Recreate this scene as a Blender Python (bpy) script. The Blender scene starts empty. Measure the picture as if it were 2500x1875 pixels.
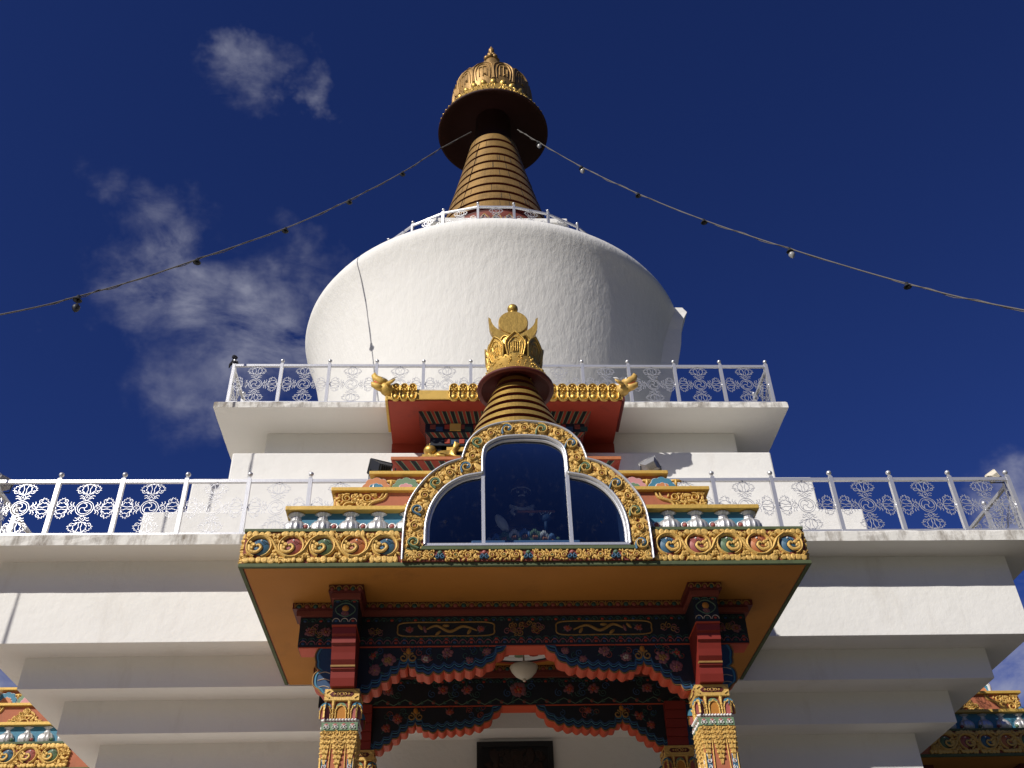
import bpy, math, random
from mathutils import Matrix, Vector
R = math.radians
PI = math.pi
random.seed(7)
S = bpy.context.scene
COL = S.collection

# ------------------------------------------------------------------ constants
YC = 22.3675            # centre of the stupa
PF = 10.951             # porch front plane
SUN_AZ, SUN_EL = 45.0, 34.4

# ------------------------------------------------------------------ materials
def mat(name, col, rough=.6, metal=0., vary=0., vscale=6., bump=0., bscale=40., spec=.4, dark=None, dscale=(3, 3, 3), dthr=(.55, .75), damt=.8, bdist=.02, stretch=None):
    m = bpy.data.materials.new(name); m.use_nodes = True
    nt = m.node_tree; n = nt.nodes; L = nt.links
    b = n['Principled BSDF']
    b.inputs['Roughness'].default_value = rough
    b.inputs['Metallic'].default_value = metal
    b.inputs['Specular IOR Level'].default_value = spec
    c4 = (*col, 1)
    b.inputs['Base Color'].default_value = c4
    tc = n.new('ShaderNodeTexCoord')
    out = None
    if vary or dark:
        mp = n.new('ShaderNodeMapping'); L.new(tc.outputs['Object'], mp.inputs[0])
        if stretch: mp.inputs['Scale'].default_value = stretch
        nz = n.new('ShaderNodeTexNoise'); nz.inputs['Scale'].default_value = vscale; nz.inputs['Detail'].default_value = 6
        L.new(mp.outputs[0], nz.inputs['Vector'])
        mx = n.new('ShaderNodeMix'); mx.data_type = 'RGBA'
        L.new(nz.outputs['Fac'], mx.inputs['Factor'])
        mx.inputs['A'].default_value = (*[max(0, c * (1 - vary)) for c in col], 1)
        mx.inputs['B'].default_value = (*[min(1, c * (1 + vary)) for c in col], 1)
        out = mx.outputs['Result']
    if dark:
        mp2 = n.new('ShaderNodeMapping'); L.new(tc.outputs['Object'], mp2.inputs[0]); mp2.inputs['Scale'].default_value = dscale
        n2 = n.new('ShaderNodeTexNoise'); n2.inputs['Scale'].default_value = 1; n2.inputs['Detail'].default_value = 9; n2.inputs['Roughness'].default_value = .7
        L.new(mp2.outputs[0], n2.inputs['Vector'])
        rp = n.new('ShaderNodeMapRange'); rp.inputs['From Min'].default_value = dthr[0]; rp.inputs['From Max'].default_value = dthr[1]; rp.inputs['To Max'].default_value = damt
        L.new(n2.outputs['Fac'], rp.inputs['Value'])
        m2 = n.new('ShaderNodeMix'); m2.data_type = 'RGBA'
        L.new(rp.outputs[0], m2.inputs['Factor']); L.new(out, m2.inputs['A']); m2.inputs['B'].default_value = (*dark, 1)
        out = m2.outputs['Result']
    if out: L.new(out, b.inputs['Base Color'])
    if bump:
        nb = n.new('ShaderNodeTexNoise'); nb.inputs['Scale'].default_value = bscale; nb.inputs['Detail'].default_value = 7; nb.inputs['Roughness'].default_value = .62
        mp3 = n.new('ShaderNodeMapping'); L.new(tc.outputs['Object'], mp3.inputs[0])
        if stretch: mp3.inputs['Scale'].default_value = stretch
        L.new(mp3.outputs[0], nb.inputs['Vector'])
        bp = n.new('ShaderNodeBump'); bp.inputs['Strength'].default_value = bump; bp.inputs['Distance'].default_value = bdist
        L.new(nb.outputs['Fac'], bp.inputs['Height']); L.new(bp.outputs[0], b.inputs['Normal'])
    return m

WHITE = (.80, .785, .75)
M = {}
M['plaster'] = mat('white_plaster', WHITE, .85, vary=.045, vscale=1.2, bump=.7, bdist=.02, bscale=3.6, spec=.2, dark=(.50, .44, .36), dscale=(1.8, 1.8, .45), dthr=(.56, .85), damt=.42)
M['dome'] = mat('dome_plaster', WHITE, .85, vary=.035, vscale=1.5, bump=.85, bdist=.026, bscale=4.6, spec=.2, dark=(.58, .55, .48), dscale=(1.2, 1.2, .35), dthr=(.58, .85), damt=.3, stretch=(1.3, 1.3, .55))
M['slab'] = mat('stained_plaster', (.74, .72, .67), .9, vary=.08, vscale=2.5, bump=.7, bscale=7, spec=.2, dark=(.17, .135, .10), dscale=(4.5, 4.5, 1.5), dthr=(.46, .66), damt=.85)
M['soffitw'] = mat('plaster_underside', (.78, .755, .70), .9, vary=.03, vscale=1.5, bump=.3, bscale=6, spec=.2)
M['silver'] = mat('silver_paint', (.66, .66, .67), .36, .6, vary=.08, vscale=18, bump=.15, bscale=60)
M['silverv'] = mat('silver_leaf', (.62, .61, .60), .4, .55, vary=.12, vscale=14, bump=.2, bscale=50)
M['gold'] = mat('gold_paint', (.66, .42, .115), .5, .2, vary=.22, vscale=7, bump=.45, bscale=45, dark=(.26, .15, .06), dscale=(7, 7, 7), dthr=(.50, .78), damt=.6)
M['goldd'] = mat('dull_gold', (.62, .40, .09), .55, .2, vary=.14, vscale=6, bump=.3, bscale=30, dark=(.14, .09, .04), dscale=(5, 5, 5), dthr=(.55, .8), damt=.6)
M['goldm'] = mat('gilt_copper', (.62, .40, .10), .42, .7, vary=.16, vscale=5, bump=.4, bscale=16, dark=(.20, .12, .05), dscale=(4, 4, 4), dthr=(.55, .8), damt=.55)
M['goldb'] = mat('weathered_gilt', (.35, .21, .07), .5, .5, vary=.2, vscale=2.5, bump=.4, bscale=9, dark=(.07, .05, .03), dscale=(2.2, 2.2, 1.4), dthr=(.50, .78), damt=.75)
M['maroon'] = mat('maroon_paint', (.10, .014, .012), .6, vary=.15)
M['umbr'] = mat('umbrella_maroon', (.035, .007, .006), .7, vary=.2)
M['darkred'] = mat('dark_red_ground', (.20, .045, .03), .7, vary=.2)
M['red'] = mat('vermilion_paint', (.33, .042, .020), .6, vary=.18, vscale=5, dark=(.10, .015, .012), dscale=(2.5, 2.5, 2.5), dthr=(.55, .75), damt=.7)
M['orange'] = mat('orange_red_paint', (.52, .075, .025), .6, vary=.12)
M['ochre'] = mat('ochre_soffit', (.45, .185, .028), .75, vary=.12, vscale=2, dark=(.16, .07, .02), dscale=(1.3, 1.3, 1.3), dthr=(.58, .8), damt=.5, bump=.15, bscale=20)
M['green'] = mat('moss_green_paint', (.085, .11, .05), .75, vary=.2, vscale=8, dark=(.04, .045, .03), dscale=(6, 6, 6), dthr=(.5, .75), damt=.6)
M['terra'] = mat('terracotta_paint', (.40, .13, .065), .75, vary=.16, vscale=4, dark=(.16, .07, .04), dscale=(5, 5, 1.2), dthr=(.55, .8), damt=.55, bump=.15, bscale=20)
M['blue'] = mat('teal_blue_paint', (.055, .20, .30), .65, vary=.15, vscale=7, bump=.15)
M['cblue'] = mat('carved_blue', (.05, .13, .21), .5, vary=.35, vscale=14)
M['cgreen'] = mat('carved_green', (.10, .17, .095), .5, vary=.35, vscale=14)
M['cred'] = mat('carved_rose', (.36, .105, .09), .5, vary=.3, vscale=14)
M['corange'] = mat('carved_orange', (.46, .16, .06), .5, vary=.3, vscale=14)
M['pink'] = mat('pale_pink_paint', (.58, .27, .27), .6, vary=.1)
M['mauve'] = mat('mauve_paint', (.42, .20, .22), .6, vary=.1)
M['pgreen'] = mat('sage_green_paint', (.15, .24, .14), .6, vary=.15)
M['porange'] = mat('peach_orange_paint', (.55, .22, .09), .6, vary=.12)
M['white'] = mat('white_paint', (.78, .77, .75), .5)
M['navy'] = mat('navy_paint', (.008, .012, .02), .6, vary=.4)
M['royal'] = mat('royal_blue_paint', (.02, .06, .14), .6, vary=.25)
M['dgreen'] = mat('bottle_green_paint', (.02, .06, .05), .6, vary=.2)
M['dkwood'] = mat('dark_carved_wood', (.022, .011, .008), .6, vary=.3)
M['p_gold'] = mat('painted_ochre', (.27, .15, .04), .65, vary=.3, vscale=12)
M['p_pink'] = mat('painted_rose', (.27, .10, .10), .65, vary=.3, vscale=12)
M['p_mauve'] = mat('painted_mauve', (.20, .075, .085), .65, vary=.3, vscale=12)
M['p_white'] = mat('painted_cream', (.46, .38, .29), .65, vary=.25, vscale=12)
M['p_green'] = mat('painted_sage', (.07, .12, .08), .65, vary=.3, vscale=12)
M['deepred'] = mat('deep_red_paint', (.215, .022, .014), .55, vary=.2, vscale=4)
M['black'] = mat('black_paint', (.008, .008, .010), .55)
M['dkmetal'] = mat('dark_lamp_metal', (.03, .032, .036), .5, .3)
M['grey'] = mat('grey_lamp_metal', (.30, .30, .31), .5, .3)
M['cream'] = mat('cream_lamp_metal', (.70, .64, .52), .5)
M['milk'] = mat('milk_glass', (.55, .50, .40), .35)
M['wire'] = mat('cable_rubber', (.12, .11, .10), .7, vary=.4, vscale=30)
M['bulb'] = mat('clear_bulb', (.30, .30, .30), .15)
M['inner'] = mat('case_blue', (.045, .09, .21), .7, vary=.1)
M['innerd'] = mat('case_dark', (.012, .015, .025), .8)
M['sky_blue'] = mat('altar_blue', (.16, .30, .55), .6, vary=.08)
M['skin'] = mat('statue_dark_skin', (.035, .02, .018), .45)
M['robe'] = mat('statue_brown_robe', (.10, .055, .03), .7)
M['cloth'] = mat('dark_rag', (.012, .012, .02), .9)
M['lawn'] = mat('lawn_grass', (.06, .085, .03), .9, vary=.3, vscale=.4)
M['forest'] = mat('wooded_slope', (.035, .05, .028), .9, vary=.4, vscale=.05)
M['bounce_paving'] = mat('bounce_paving', (.44, .39, .32), .9, vary=.18, vscale=.6, bump=.3, bscale=8)
M['ground'] = mat('low_bounce_ground', (.085, .078, .066), .9, vary=.25, vscale=.6, bump=.3, bscale=8)  # unseen; set dark to hold down bounce light on the right

def glass():
    m = bpy.data.materials.new('case_glass'); m.use_nodes = True
    nt = m.node_tree; n = nt.nodes; n.clear(); L = nt.links
    o = n.new('ShaderNodeOutputMaterial'); t = n.new('ShaderNodeBsdfTransparent'); t.inputs[0].default_value = (.50, .54, .57, 1)
    g = n.new('ShaderNodeBsdfGlossy'); g.inputs['Roughness'].default_value = .03
    f = n.new('ShaderNodeFresnel'); f.inputs['IOR'].default_value = 1.75
    x = n.new('ShaderNodeMixShader'); L.new(f.outputs[0], x.inputs[0]); L.new(t.outputs[0], x.inputs[1]); L.new(g.outputs[0], x.inputs[2])
    # a little dust on the pane
    d = n.new('ShaderNodeBsdfDiffuse'); d.inputs[0].default_value = (.5, .5, .5, 1)
    tc = n.new('ShaderNodeTexCoord'); nz = n.new('ShaderNodeTexNoise'); nz.inputs['Scale'].default_value = 9; nz.inputs['Detail'].default_value = 10; nz.inputs['Roughness'].default_value = .8
    L.new(tc.outputs['Object'], nz.inputs['Vector'])
    r = n.new('ShaderNodeMapRange'); r.inputs['From Min'].default_value = .55; r.inputs['From Max'].default_value = .9; r.inputs['To Max'].default_value = .06
    L.new(nz.outputs['Fac'], r.inputs['Value'])
    y = n.new('ShaderNodeMixShader'); L.new(r.outputs[0], y.inputs[0]); L.new(x.outputs[0], y.inputs[1]); L.new(d.outputs[0], y.inputs[2])
    L.new(y.outputs[0], o.inputs[0])
    return m
M['glass'] = glass()

# ------------------------------------------------------------------ mesh builder
class MB:
    def __init__(s, *mats):
        s.v = []; s.f = []; s.m = []; s.s = []; s.mats = list(mats); s.map = None
    def mi(s, k):
        if isinstance(k, int): return k
        if k not in s.mats: s.mats.append(k)
        return s.mats.index(k)
    def add(s, vs, fs, m=0, smooth=False):
        o = len(s.v); m = s.mi(m)
        if s.map: vs = [s.map(*p) for p in vs]
        s.v += [tuple(p) for p in vs]
        for f in fs:
            s.f.append(tuple(i + o for i in f)); s.m.append(m); s.s.append(smooth)
    def box(s, x0, x1, y0, y1, z0, z1, m=0):
        v = [(x, y, z) for x in (x0, x1) for y in (y0, y1) for z in (z0, z1)]
        s.add(v, [(0, 1, 3, 2), (4, 6, 7, 5), (0, 4, 5, 1), (2, 3, 7, 6), (0, 2, 6, 4), (1, 5, 7, 3)], m)
    def obox(s, p, ax, ay, az, m=0):
        p = Vector(p); ax, ay, az = Vector(ax), Vector(ay), Vector(az)
        v = [p + ax * a + ay * b + az * c for a in (-1, 1) for b in (-1, 1) for c in (-1, 1)]
        s.add(v, [(0, 1, 3, 2), (4, 6, 7, 5), (0, 4, 5, 1), (2, 3, 7, 6), (0, 2, 6, 4), (1, 5, 7, 3)], m)
    def prism(s, poly, y0, y1, m=0, axis='y', m_side=None):
        n = len(poly)
        def P(a, b, d):
            return (a, d, b) if axis == 'y' else ((d, a, b) if axis == 'x' else (a, b, d))
        v = [P(a, b, y0) for a, b in poly] + [P(a, b, y1) for a, b in poly]
        s.add(v, [tuple(range(n)), tuple(range(2 * n - 1, n - 1, -1))], m)
        s.add(v, [(i, (i + 1) % n, (i + 1) % n + n, i + n) for i in range(n)], m if m_side is None else m_side)
    def tube(s, pts, r, n=6, m=0, smooth=True, cap=True, closed=False):
        pts = [Vector(p) for p in pts]; k = len(pts)
        rr = r if isinstance(r, (list, tuple)) else [r] * k
        vs = []; prev = None
        for i, p in enumerate(pts):
            if closed: t = pts[(i + 1) % k] - pts[i - 1]
            else: t = pts[min(i + 1, k - 1)] - pts[max(i - 1, 0)]
            if t.length < 1e-9: t = Vector((0, 0, 1))
            t.normalize()
            if prev is None:
                a = Vector((0, 0, 1)) if abs(t.z) < .9 else Vector((1, 0, 0))
                u = t.cross(a).normalized()
            else:
                u = (prev - t * prev.dot(t))
                if u.length < 1e-6: u = t.orthogonal()
                u.normalize()
            prev = u; w = t.cross(u)
            for j in range(n):
                q = 2 * PI * (j + .5) / n
                vs.append(p + (u * math.cos(q) + w * math.sin(q)) * rr[i])
        fs = []
        for i in range(k if closed else k - 1):
            for j in range(n):
                a = i * n + j; b = i * n + (j + 1) % n; c = ((i + 1) % k) * n
                fs.append((a, b, c + (j + 1) % n, c + j))
        if cap and not closed: fs += [tuple(range(n - 1, -1, -1)), tuple(range((k - 1) * n, k * n))]
        s.add(vs, fs, m, smooth)
    def lathe(s, prof, n=32, m=0, c=(0, 0, 0), lobes=0, lamp=0., smooth=True, a0=0., a1=2 * PI, cap=True):
        full = abs(a1 - a0 - 2 * PI) < 1e-6; k = n if full else n + 1
        vs = []
        for r, z in prof:
            for j in range(k):
                q = a0 + (a1 - a0) * j / n
                rr = r * (1 + lamp * (abs(math.cos(lobes * q / 2)) - .5)) if lobes else r
                vs.append((c[0] + rr * math.cos(q), c[1] + rr * math.sin(q), c[2] + z))
        fs = []
        for i in range(len(prof) - 1):
            for j in range(n):
                a = i * k + j; b = i * k + (j + 1) % k
                fs.append((a, b, b + k, a + k))
        s.add(vs, fs, m, smooth)
        if cap and full:
            o = []
            if prof[0][0] > 1e-4: o.append(tuple(range(k - 1, -1, -1)))
            if prof[-1][0] > 1e-4: o.append(tuple(range((len(prof) - 1) * k, len(prof) * k)))
            if o:
                # reuse the vertices by adding duplicates
                s.add(vs, o, m, False)
    def sphere(s, c, r, m=0, n=10, sc=(1, 1, 1)):
        prof = [(math.sin(PI * i / n), -math.cos(PI * i / n)) for i in range(n + 1)]
        vs = []; k = n + 2
        for a, z in prof:
            for j in range(k):
                q = 2 * PI * j / k
                vs.append((c[0] + r * sc[0] * a * math.cos(q), c[1] + r * sc[1] * a * math.sin(q), c[2] + r * sc[2] * z))
        fs = [(i * k + j, i * k + (j + 1) % k, (i + 1) * k + (j + 1) % k, (i + 1) * k + j) for i in range(n) for j in range(k)]
        s.add(vs, fs, m, True)
    # ---- relief ornaments on a panel: (u, v) in the panel, h towards the viewer (-y)
    def ribbon(s, pts, w, h, m=0, base=0.):
        k = len(pts)
        if k < 2: return
        ww = w if isinstance(w, (list, tuple)) else [w] * k
        vs = []
        for i, (u, v) in enumerate(pts):
            a = pts[max(i - 1, 0)]; b = pts[min(i + 1, k - 1)]
            tx, tz = b[0] - a[0], b[1] - a[1]; l = math.hypot(tx, tz) or 1
            nx, nz = -tz / l, tx / l; q = ww[i] * .5
            for o, hh in ((1, 0), (.55, 1), (-.55, 1), (-1, 0)):
                vs.append((u + nx * q * o, -(base + h * hh), v + nz * q * o))
        fs = []
        for i in range(k - 1):
            for j in range(3):
                fs.append((i * 4 + j, i * 4 + j + 1, i * 4 + j + 5, i * 4 + j + 4))
        s.add(vs, fs, m, True)
    def blob(s, u, v, ru, rv, rot, h, m=0, n=8, base=0., tip=0., flat=False):
        c, sn = math.cos(rot), math.sin(rot); vs = []
        for q, hh in ((1, 0), (.84, .82), (.5, 1.0)) if flat else ((1, 0), (.72, .75)):
            for j in range(n):
                t = 2 * PI * j / n
                a = math.cos(t) * ru * q; b = math.sin(t) * rv * q
                if tip: b *= 1 - tip * (math.cos(t) * .5 + .5)
                vs.append((u + a * c - b * sn, -(base + h * hh), v + a * sn + b * c))
        vs.append((u, -(base + h), v))
        k = 3 if flat else 2
        fs = [(i * n + j, i * n + (j + 1) % n, (i + 1) * n + (j + 1) % n, (i + 1) * n + j) for i in range(k - 1) for j in range(n)] + [((k - 1) * n + j, (k - 1) * n + (j + 1) % n, k * n) for j in range(n)]
        s.add(vs, fs, m, not flat)
    def spiral(s, u, v, r0, r1, a0, turns, w, h, m=0, n=None, base=0., taper=.5):
        n = n or max(8, int(abs(turns) * 14))
        p = []; ww = []
        for i in range(n + 1):
            t = i / n; r = r0 + (r1 - r0) * t; a = a0 + turns * 2 * PI * t
            p.append((u + r * math.cos(a), v + r * math.sin(a))); ww.append(w * (1 - (1 - taper) * t))
        s.ribbon(p, ww, h, m, base)
    def poly(s, pts, h, m=0, base=0.):
        n = len(pts)
        cu = sum(p[0] for p in pts) / n; cv = sum(p[1] for p in pts) / n
        vs = [(u, -base, v) for u, v in pts] + [(cu + (u - cu) * .94, -(base + h), cv + (v - cv) * .94) for u, v in pts]
        s.add(vs, [(i, (i + 1) % n, (i + 1) % n + n, i + n) for i in range(n)] + [tuple(range(n, 2 * n))], m)
    def build(s, name, parent=None, loc=(0, 0, 0), rot=(0, 0, 0), bevel=0., label=None):
        me = bpy.data.meshes.new(name); me.from_pydata(s.v, [], s.f)
        for k in s.mats: me.materials.append(M[k] if isinstance(k, str) else k)
        me.polygons.foreach_set('material_index', s.m); me.polygons.foreach_set('use_smooth', s.s)
        me.update()
        o = bpy.data.objects.new(name, me); COL.objects.link(o)
        o.location = loc; o.rotation_euler = rot
        if parent: o.parent = parent
        if bevel:
            b = o.modifiers.new('bevel', 'BEVEL'); b.width = bevel; b.segments = 2; b.limit_method = 'ANGLE'
        if label: o['label'] = label
        return o

def recalc(o):
    import bmesh
    bm = bmesh.new(); bm.from_mesh(o.data); bmesh.ops.remove_doubles(bm, verts=bm.verts, dist=1e-5)
    bmesh.ops.recalc_face_normals(bm, faces=bm.faces); bm.to_mesh(o.data); bm.free(); return o

def thing(name, label, cat, loc=(0, 0, 0), rz=0., group=None):
    o = bpy.data.objects.new(name, None); COL.objects.link(o)
    o.location = loc; o.rotation_euler = (0, 0, rz); o.empty_display_size = .3
    o['label'] = label; o['category'] = cat
    if group: o['group'] = group
    return o
def tag(o, label, cat, group=None):
    o['label'] = label; o['category'] = cat
    if group: o['group'] = group
    return o
def dup_part(o, parent, **kw):
    c = o.copy(); COL.objects.link(c); c.parent = parent
    for k, v in kw.items(): setattr(c, k, v)
    for ch in list(o.children): dup_part(ch, c)
    return c
def dup(o, loc, rz, label, group=None):
    c = o.copy(); COL.objects.link(c); c.location = loc; c.rotation_euler = (0, 0, rz); c['label'] = label
    if group: c['group'] = group
    for ch in list(o.children): dup_part(ch, c)
    return c

def bez(p, n=8):
    """Catmull-Rom through points"""
    out = []
    k = len(p)
    for i in range(k - 1):
        a = p[max(i - 1, 0)]; b = p[i]; c = p[i + 1]; d = p[min(i + 2, k - 1)]
        for j in range(n):
            t = j / n
            out.append(tuple(.5 * ((2 * b[q]) + (c[q] - a[q]) * t + (2 * a[q] - 5 * b[q] + 4 * c[q] - d[q]) * t * t + (3 * b[q] - a[q] - 3 * c[q] + d[q]) * t ** 3) for q in range(len(b))))
    out.append(tuple(p[-1])); return out

# ------------------------------------------------------------------ ornament fill
def fill(mb, inside, box, occ, sizes, h, m='gold', rng=None, gap=.75):
    """pack curls and leaf lobes into what is left of a panel"""
    rng = rng or random.Random(3)
    u0, u1, v0, v1 = box
    for r in sizes:
        n = int((u1 - u0) * (v1 - v0) / (r * r) * 1.6)
        for _ in range(n):
            u = rng.uniform(u0, u1); v = rng.uniform(v0, v1)
            if not inside(u, v, r * .8): continue
            if any((u - a) ** 2 + (v - b) ** 2 < (r * gap + c) ** 2 for a, b, c in occ): continue
            occ.append((u, v, r * gap))
            a = rng.uniform(0, 2 * PI); k = rng.random()
            if r > .022 and k < .6:
                d = rng.choice((-1, 1))
                mb.blob(u, v, r * 1.15, r * .95, a, h * .62, m, 9, flat=True)
                for q in (-1.0, 0, 1.0):
                    mb.blob(u + math.cos(a + q) * r * .85, v + math.sin(a + q) * r * .85, r * .55, r * .46, a + q, h * .74, m, 8, flat=True)
                mb.spiral(u - math.cos(a) * r * .2, v - math.sin(a) * r * .2, r * .72, r * .12, a + 1.5, d * 1.35, r * .24, h * .3, m, 12, base=h * .6)
            else:
                mb.blob(u, v, r * 1.35, r * .85, a, h * .7, m, 9, tip=.45, flat=True)

def bulb_drop(mb, u, v, r, d, m, h):
    """coloured drop with a golden hook curling into it; d = +-1 handedness"""
    mb.blob(u + d * r * .10, v, r * 1.0, r * 1.02, 0, h * .62, m, 16)
    for q in (.30, .46, .62):
        mb.ribbon([(u + d * r * .2 + q * r * math.cos(a), v + r * .72 + q * r * math.sin(a)) for a in [PI * 1.05 + PI * .9 * i / 8 for i in range(9)]], r * .09, h * .14, m, base=h * .48)
    mb.blob(u + d * r * .2, v + r * .70, r * .13, r * .11, 0, h * .4, 'white', 6, base=h * .45)  # white dab painted in as the drop's highlight
    # golden leaf curling into the drop, the gap around it painted dark by a black ribbon
    pts = bez([(u - d * r * 1.05, v + r * .15), (u - d * r * .95, v - r * .55), (u - d * r * .25, v - r * .72), (u + d * r * .22, v - r * .25), (u - d * r * .02, v + r * .16), (u - d * r * .30, v + r * .02)], 6)
    n = len(pts)
    mb.ribbon(pts, [r * (.62 - .16 * i / n) for i in range(n)], h * .08, 'black', base=h * .58)
    mb.ribbon(pts, [r * (.50 - .22 * i / n) for i in range(n)], h * .32, 'gold', base=h * .60)
    for a, b, q in ((-.62, .18, .34), (-.80, -.2, .30), (-.95, .45, .26)):
        mb.blob(u + d * r * a, v + r * b, r * q, r * q * .8, d * a, h * .95, 'gold', 8, flat=True)

def scroll_panel(mb, us, z0, z1, cols, h=.045, u0=None, u1=None, seed=1, r=None, fillers=(.05, .036, .024)):
    """running vine: us = bulb positions, one colour each"""
    zc = (z0 + z1) / 2; H = z1 - z0; r = r or H * .26
    rng = random.Random(seed); occ = []
    order = sorted(range(len(us)), key=lambda i: us[i])
    R1 = r * 1.36
    P = []
    for k, i in enumerate(order):
        u = us[i]; d = -1 if k % 2 else 1
        v = zc + .03 * H
        bulb_drop(mb, u, v, r, 1, cols[i], h)
        a0, a1 = (R(250), R(-75)) if d > 0 else (R(110), R(435))
        n = 26
        pts = [(u + R1 * math.cos(a0 + (a1 - a0) * j / n), v + R1 * .97 * math.sin(a0 + (a1 - a0) * j / n)) for j in range(n + 1)]
        mb.ribbon(pts, [r * (.30 + .14 * math.sin(PI * j / n)) for j in range(n + 1)], h * .8, 'gold'); mb.ribbon(pts, r * .10, h * .25, 'gold', base=h * .72)
        occ.append((u, v, r * 1.48))
        if k + 1 < len(order):
            un = us[order[k + 1]]; s_ = d
            p = bez([(u + R1 * .35, v + s_ * R1 * .98), (u + R1 * .98, v + s_ * R1 * .52), ((u + un) / 2, v), (un - R1 * .98, v - s_ * R1 * .52), (un - R1 * .35, v - s_ * R1 * .98)], 6)
            mb.ribbon(p, r * .44, h * .95, 'gold'); mb.ribbon(p, r * .12, h * .22, 'gold', base=h * .9)
            # leaf clusters in the two spandrels
            for sv in (1, -1):
                c = (u + un) / 2; vv = v + sv * H * .33
                for q, (a, b) in enumerate(((0, 0), (-.30, .16), (.30, .16), (-.16, -.34), (.18, -.30))):
                    mb.blob(c + a * r, vv + sv * b * r * .6, r * .27, r * .22, q * 1.3, h * (.7 + .06 * q), 'gold', 9, flat=True)
                mb.spiral(c - .1 * r, vv, r * .26, r * .05, q, 1.3 * sv, r * .10, h * .3, 'gold', 12, base=h * .65)
                occ.append((c, vv, r * .45))
    ins = lambda u, v, q: (u0 + q < u < u1 - q) and (z0 + q * .9 < v < z1 - q * .9)
    # leaf plates along both borders
    u = u0 + .02
    while u < u1 - .03:
        w = rng.uniform(.025, .045)
        for v, a in ((z0 + .040, PI / 2), (z1 - .034, -PI / 2)):
            if not any((u + w - a_) ** 2 + (v - b) ** 2 < (c * .86 + .012) ** 2 for a_, b, c in occ):
                mb.blob(u + w, v, rng.uniform(.038, .058), w * rng.uniform(1.0, 1.4), a + rng.uniform(-.25, .25), h * rng.uniform(.55, .85), 'gold', 9, tip=-.35, flat=True)
                occ.append((u + w, v, .02))
        u += 2 * w * .98
    fill(mb, ins, (u0, u1, z0, z1), occ, fillers, h, 'gold', rng)

# ------------------------------------------------------------------ vajra panel (shared by every railing)
def vajra_curves():
    C = []
    arm = []
    def both(p): arm.append(p); arm.append([(-x, y) for x, y in p])
    arm.append([(.0, .155), (-.035, .18), (-.05, .22), (-.03, .255), (0, .265), (.03, .255), (.05, .22), (.035, .18), (0, .155)])
    arm.append([(-.02, .20), (0, .235), (.02, .20)])
    for a, b in (((.05, .18), (.115, .19)), ((.058, .225), (.13, .24))):
        both(bez([a, ((a[0] + b[0]) / 2, a[1] + .028), b], 3))
    arm.append([(-.09, .292), (0, .283), (.09, .292)])
    both(bez([(.02, .285), (.028, .33), (.018, .38), (.034, .43), (.05, .49)], 4))
    both(bez([(.05, .29), (.10, .315), (.145, .30), (.175, .325), (.165, .355), (.14, .345), (.15, .33)], 4))
    both(bez([(.05, .295), (.085, .335), (.115, .36), (.10, .40), (.115, .425), (.075, .45), (.05, .49), (.022, .478)], 4))
    both([(.165, .355), (.215, .365), (.185, .385), (.205, .41), (.165, .415), (.175, .445), (.13, .445), (.13, .475), (.085, .465), (.05, .495)])
    for k in range(4):
        q = k * PI / 2; c, s = math.cos(q), math.sin(q)
        for p in arm: C.append([(x * c - y * s, x * s + y * c) for x, y in p])
    for r in (.150, .115): C.append([(r * math.cos(2 * PI * i / 24), r * math.sin(2 * PI * i / 24)) for i in range(25)])
    for k in range(3):
        q = k * 2 * PI / 3 + .3; c, s = math.cos(q), math.sin(q)
        C.append([(x * c - y * s, x * s + y * c) for x, y in bez([(0, 0), (.04, .022), (.043, .065), (.018, .092), (.0, .115)], 4)])
    return C
VC = vajra_curves()
def vajra_mesh(w, h, r=.0058):
    mb = MB('silver')
    for c in VC:
        mb.tube([(x * w, 0, y * h) for x, y in c], r, 4, 0, False, False)
    # the little lugs that hold it to posts and rails
    mb.box(-.014, .014, -.01, .01, .475 * h, .53 * h); mb.box(-.014, .014, -.01, .01, -.53 * h, -.475 * h)
    mb.box(.475 * w, .535 * w, -.01, .01, -.014, .014); mb.box(-.535 * w, -.475 * w, -.01, .01, -.014, .014)
    return mb

def post_parts(parent, loc, rz, proto={}):
    if 'p' not in proto:
        mb = MB('silver'); mb.box(-.032, .032, -.032, .032, 0, 1.04)
        mb.add([(-.032, -.032, 1.04), (.032, -.032, 1.04), (.032, .032, 1.04), (-.032, .032, 1.04), (-.012, -.012, 1.085), (.012, -.012, 1.085), (.012, .012, 1.085), (-.012, .012, 1.085)], [(0, 1, 5, 4), (1, 2, 6, 5), (2, 3, 7, 6), (3, 0, 4, 7), (4, 5, 6, 7)])
        p = mb.build('post', parent, loc, (0, 0, rz))
        b = MB('silver'); b.sphere((0, 0, 1.125), .042, 0, 10); b.build('ball_finial', p)
        proto['p'] = p; return p
    return dup_part(proto['p'], parent, location=loc, rotation_euler=(0, 0, rz))

PANEL = {}
def panel_part(parent, w, loc, rz):
    k = round(w, 2)
    if k not in PANEL:
        o = vajra_mesh(w * .98, .90).build('vajra_panel', parent, loc, (0, 0, rz)); PANEL[k] = o; return o
    return dup_part(PANEL[k], parent, location=loc, rotation_euler=(0, 0, rz))

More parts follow.
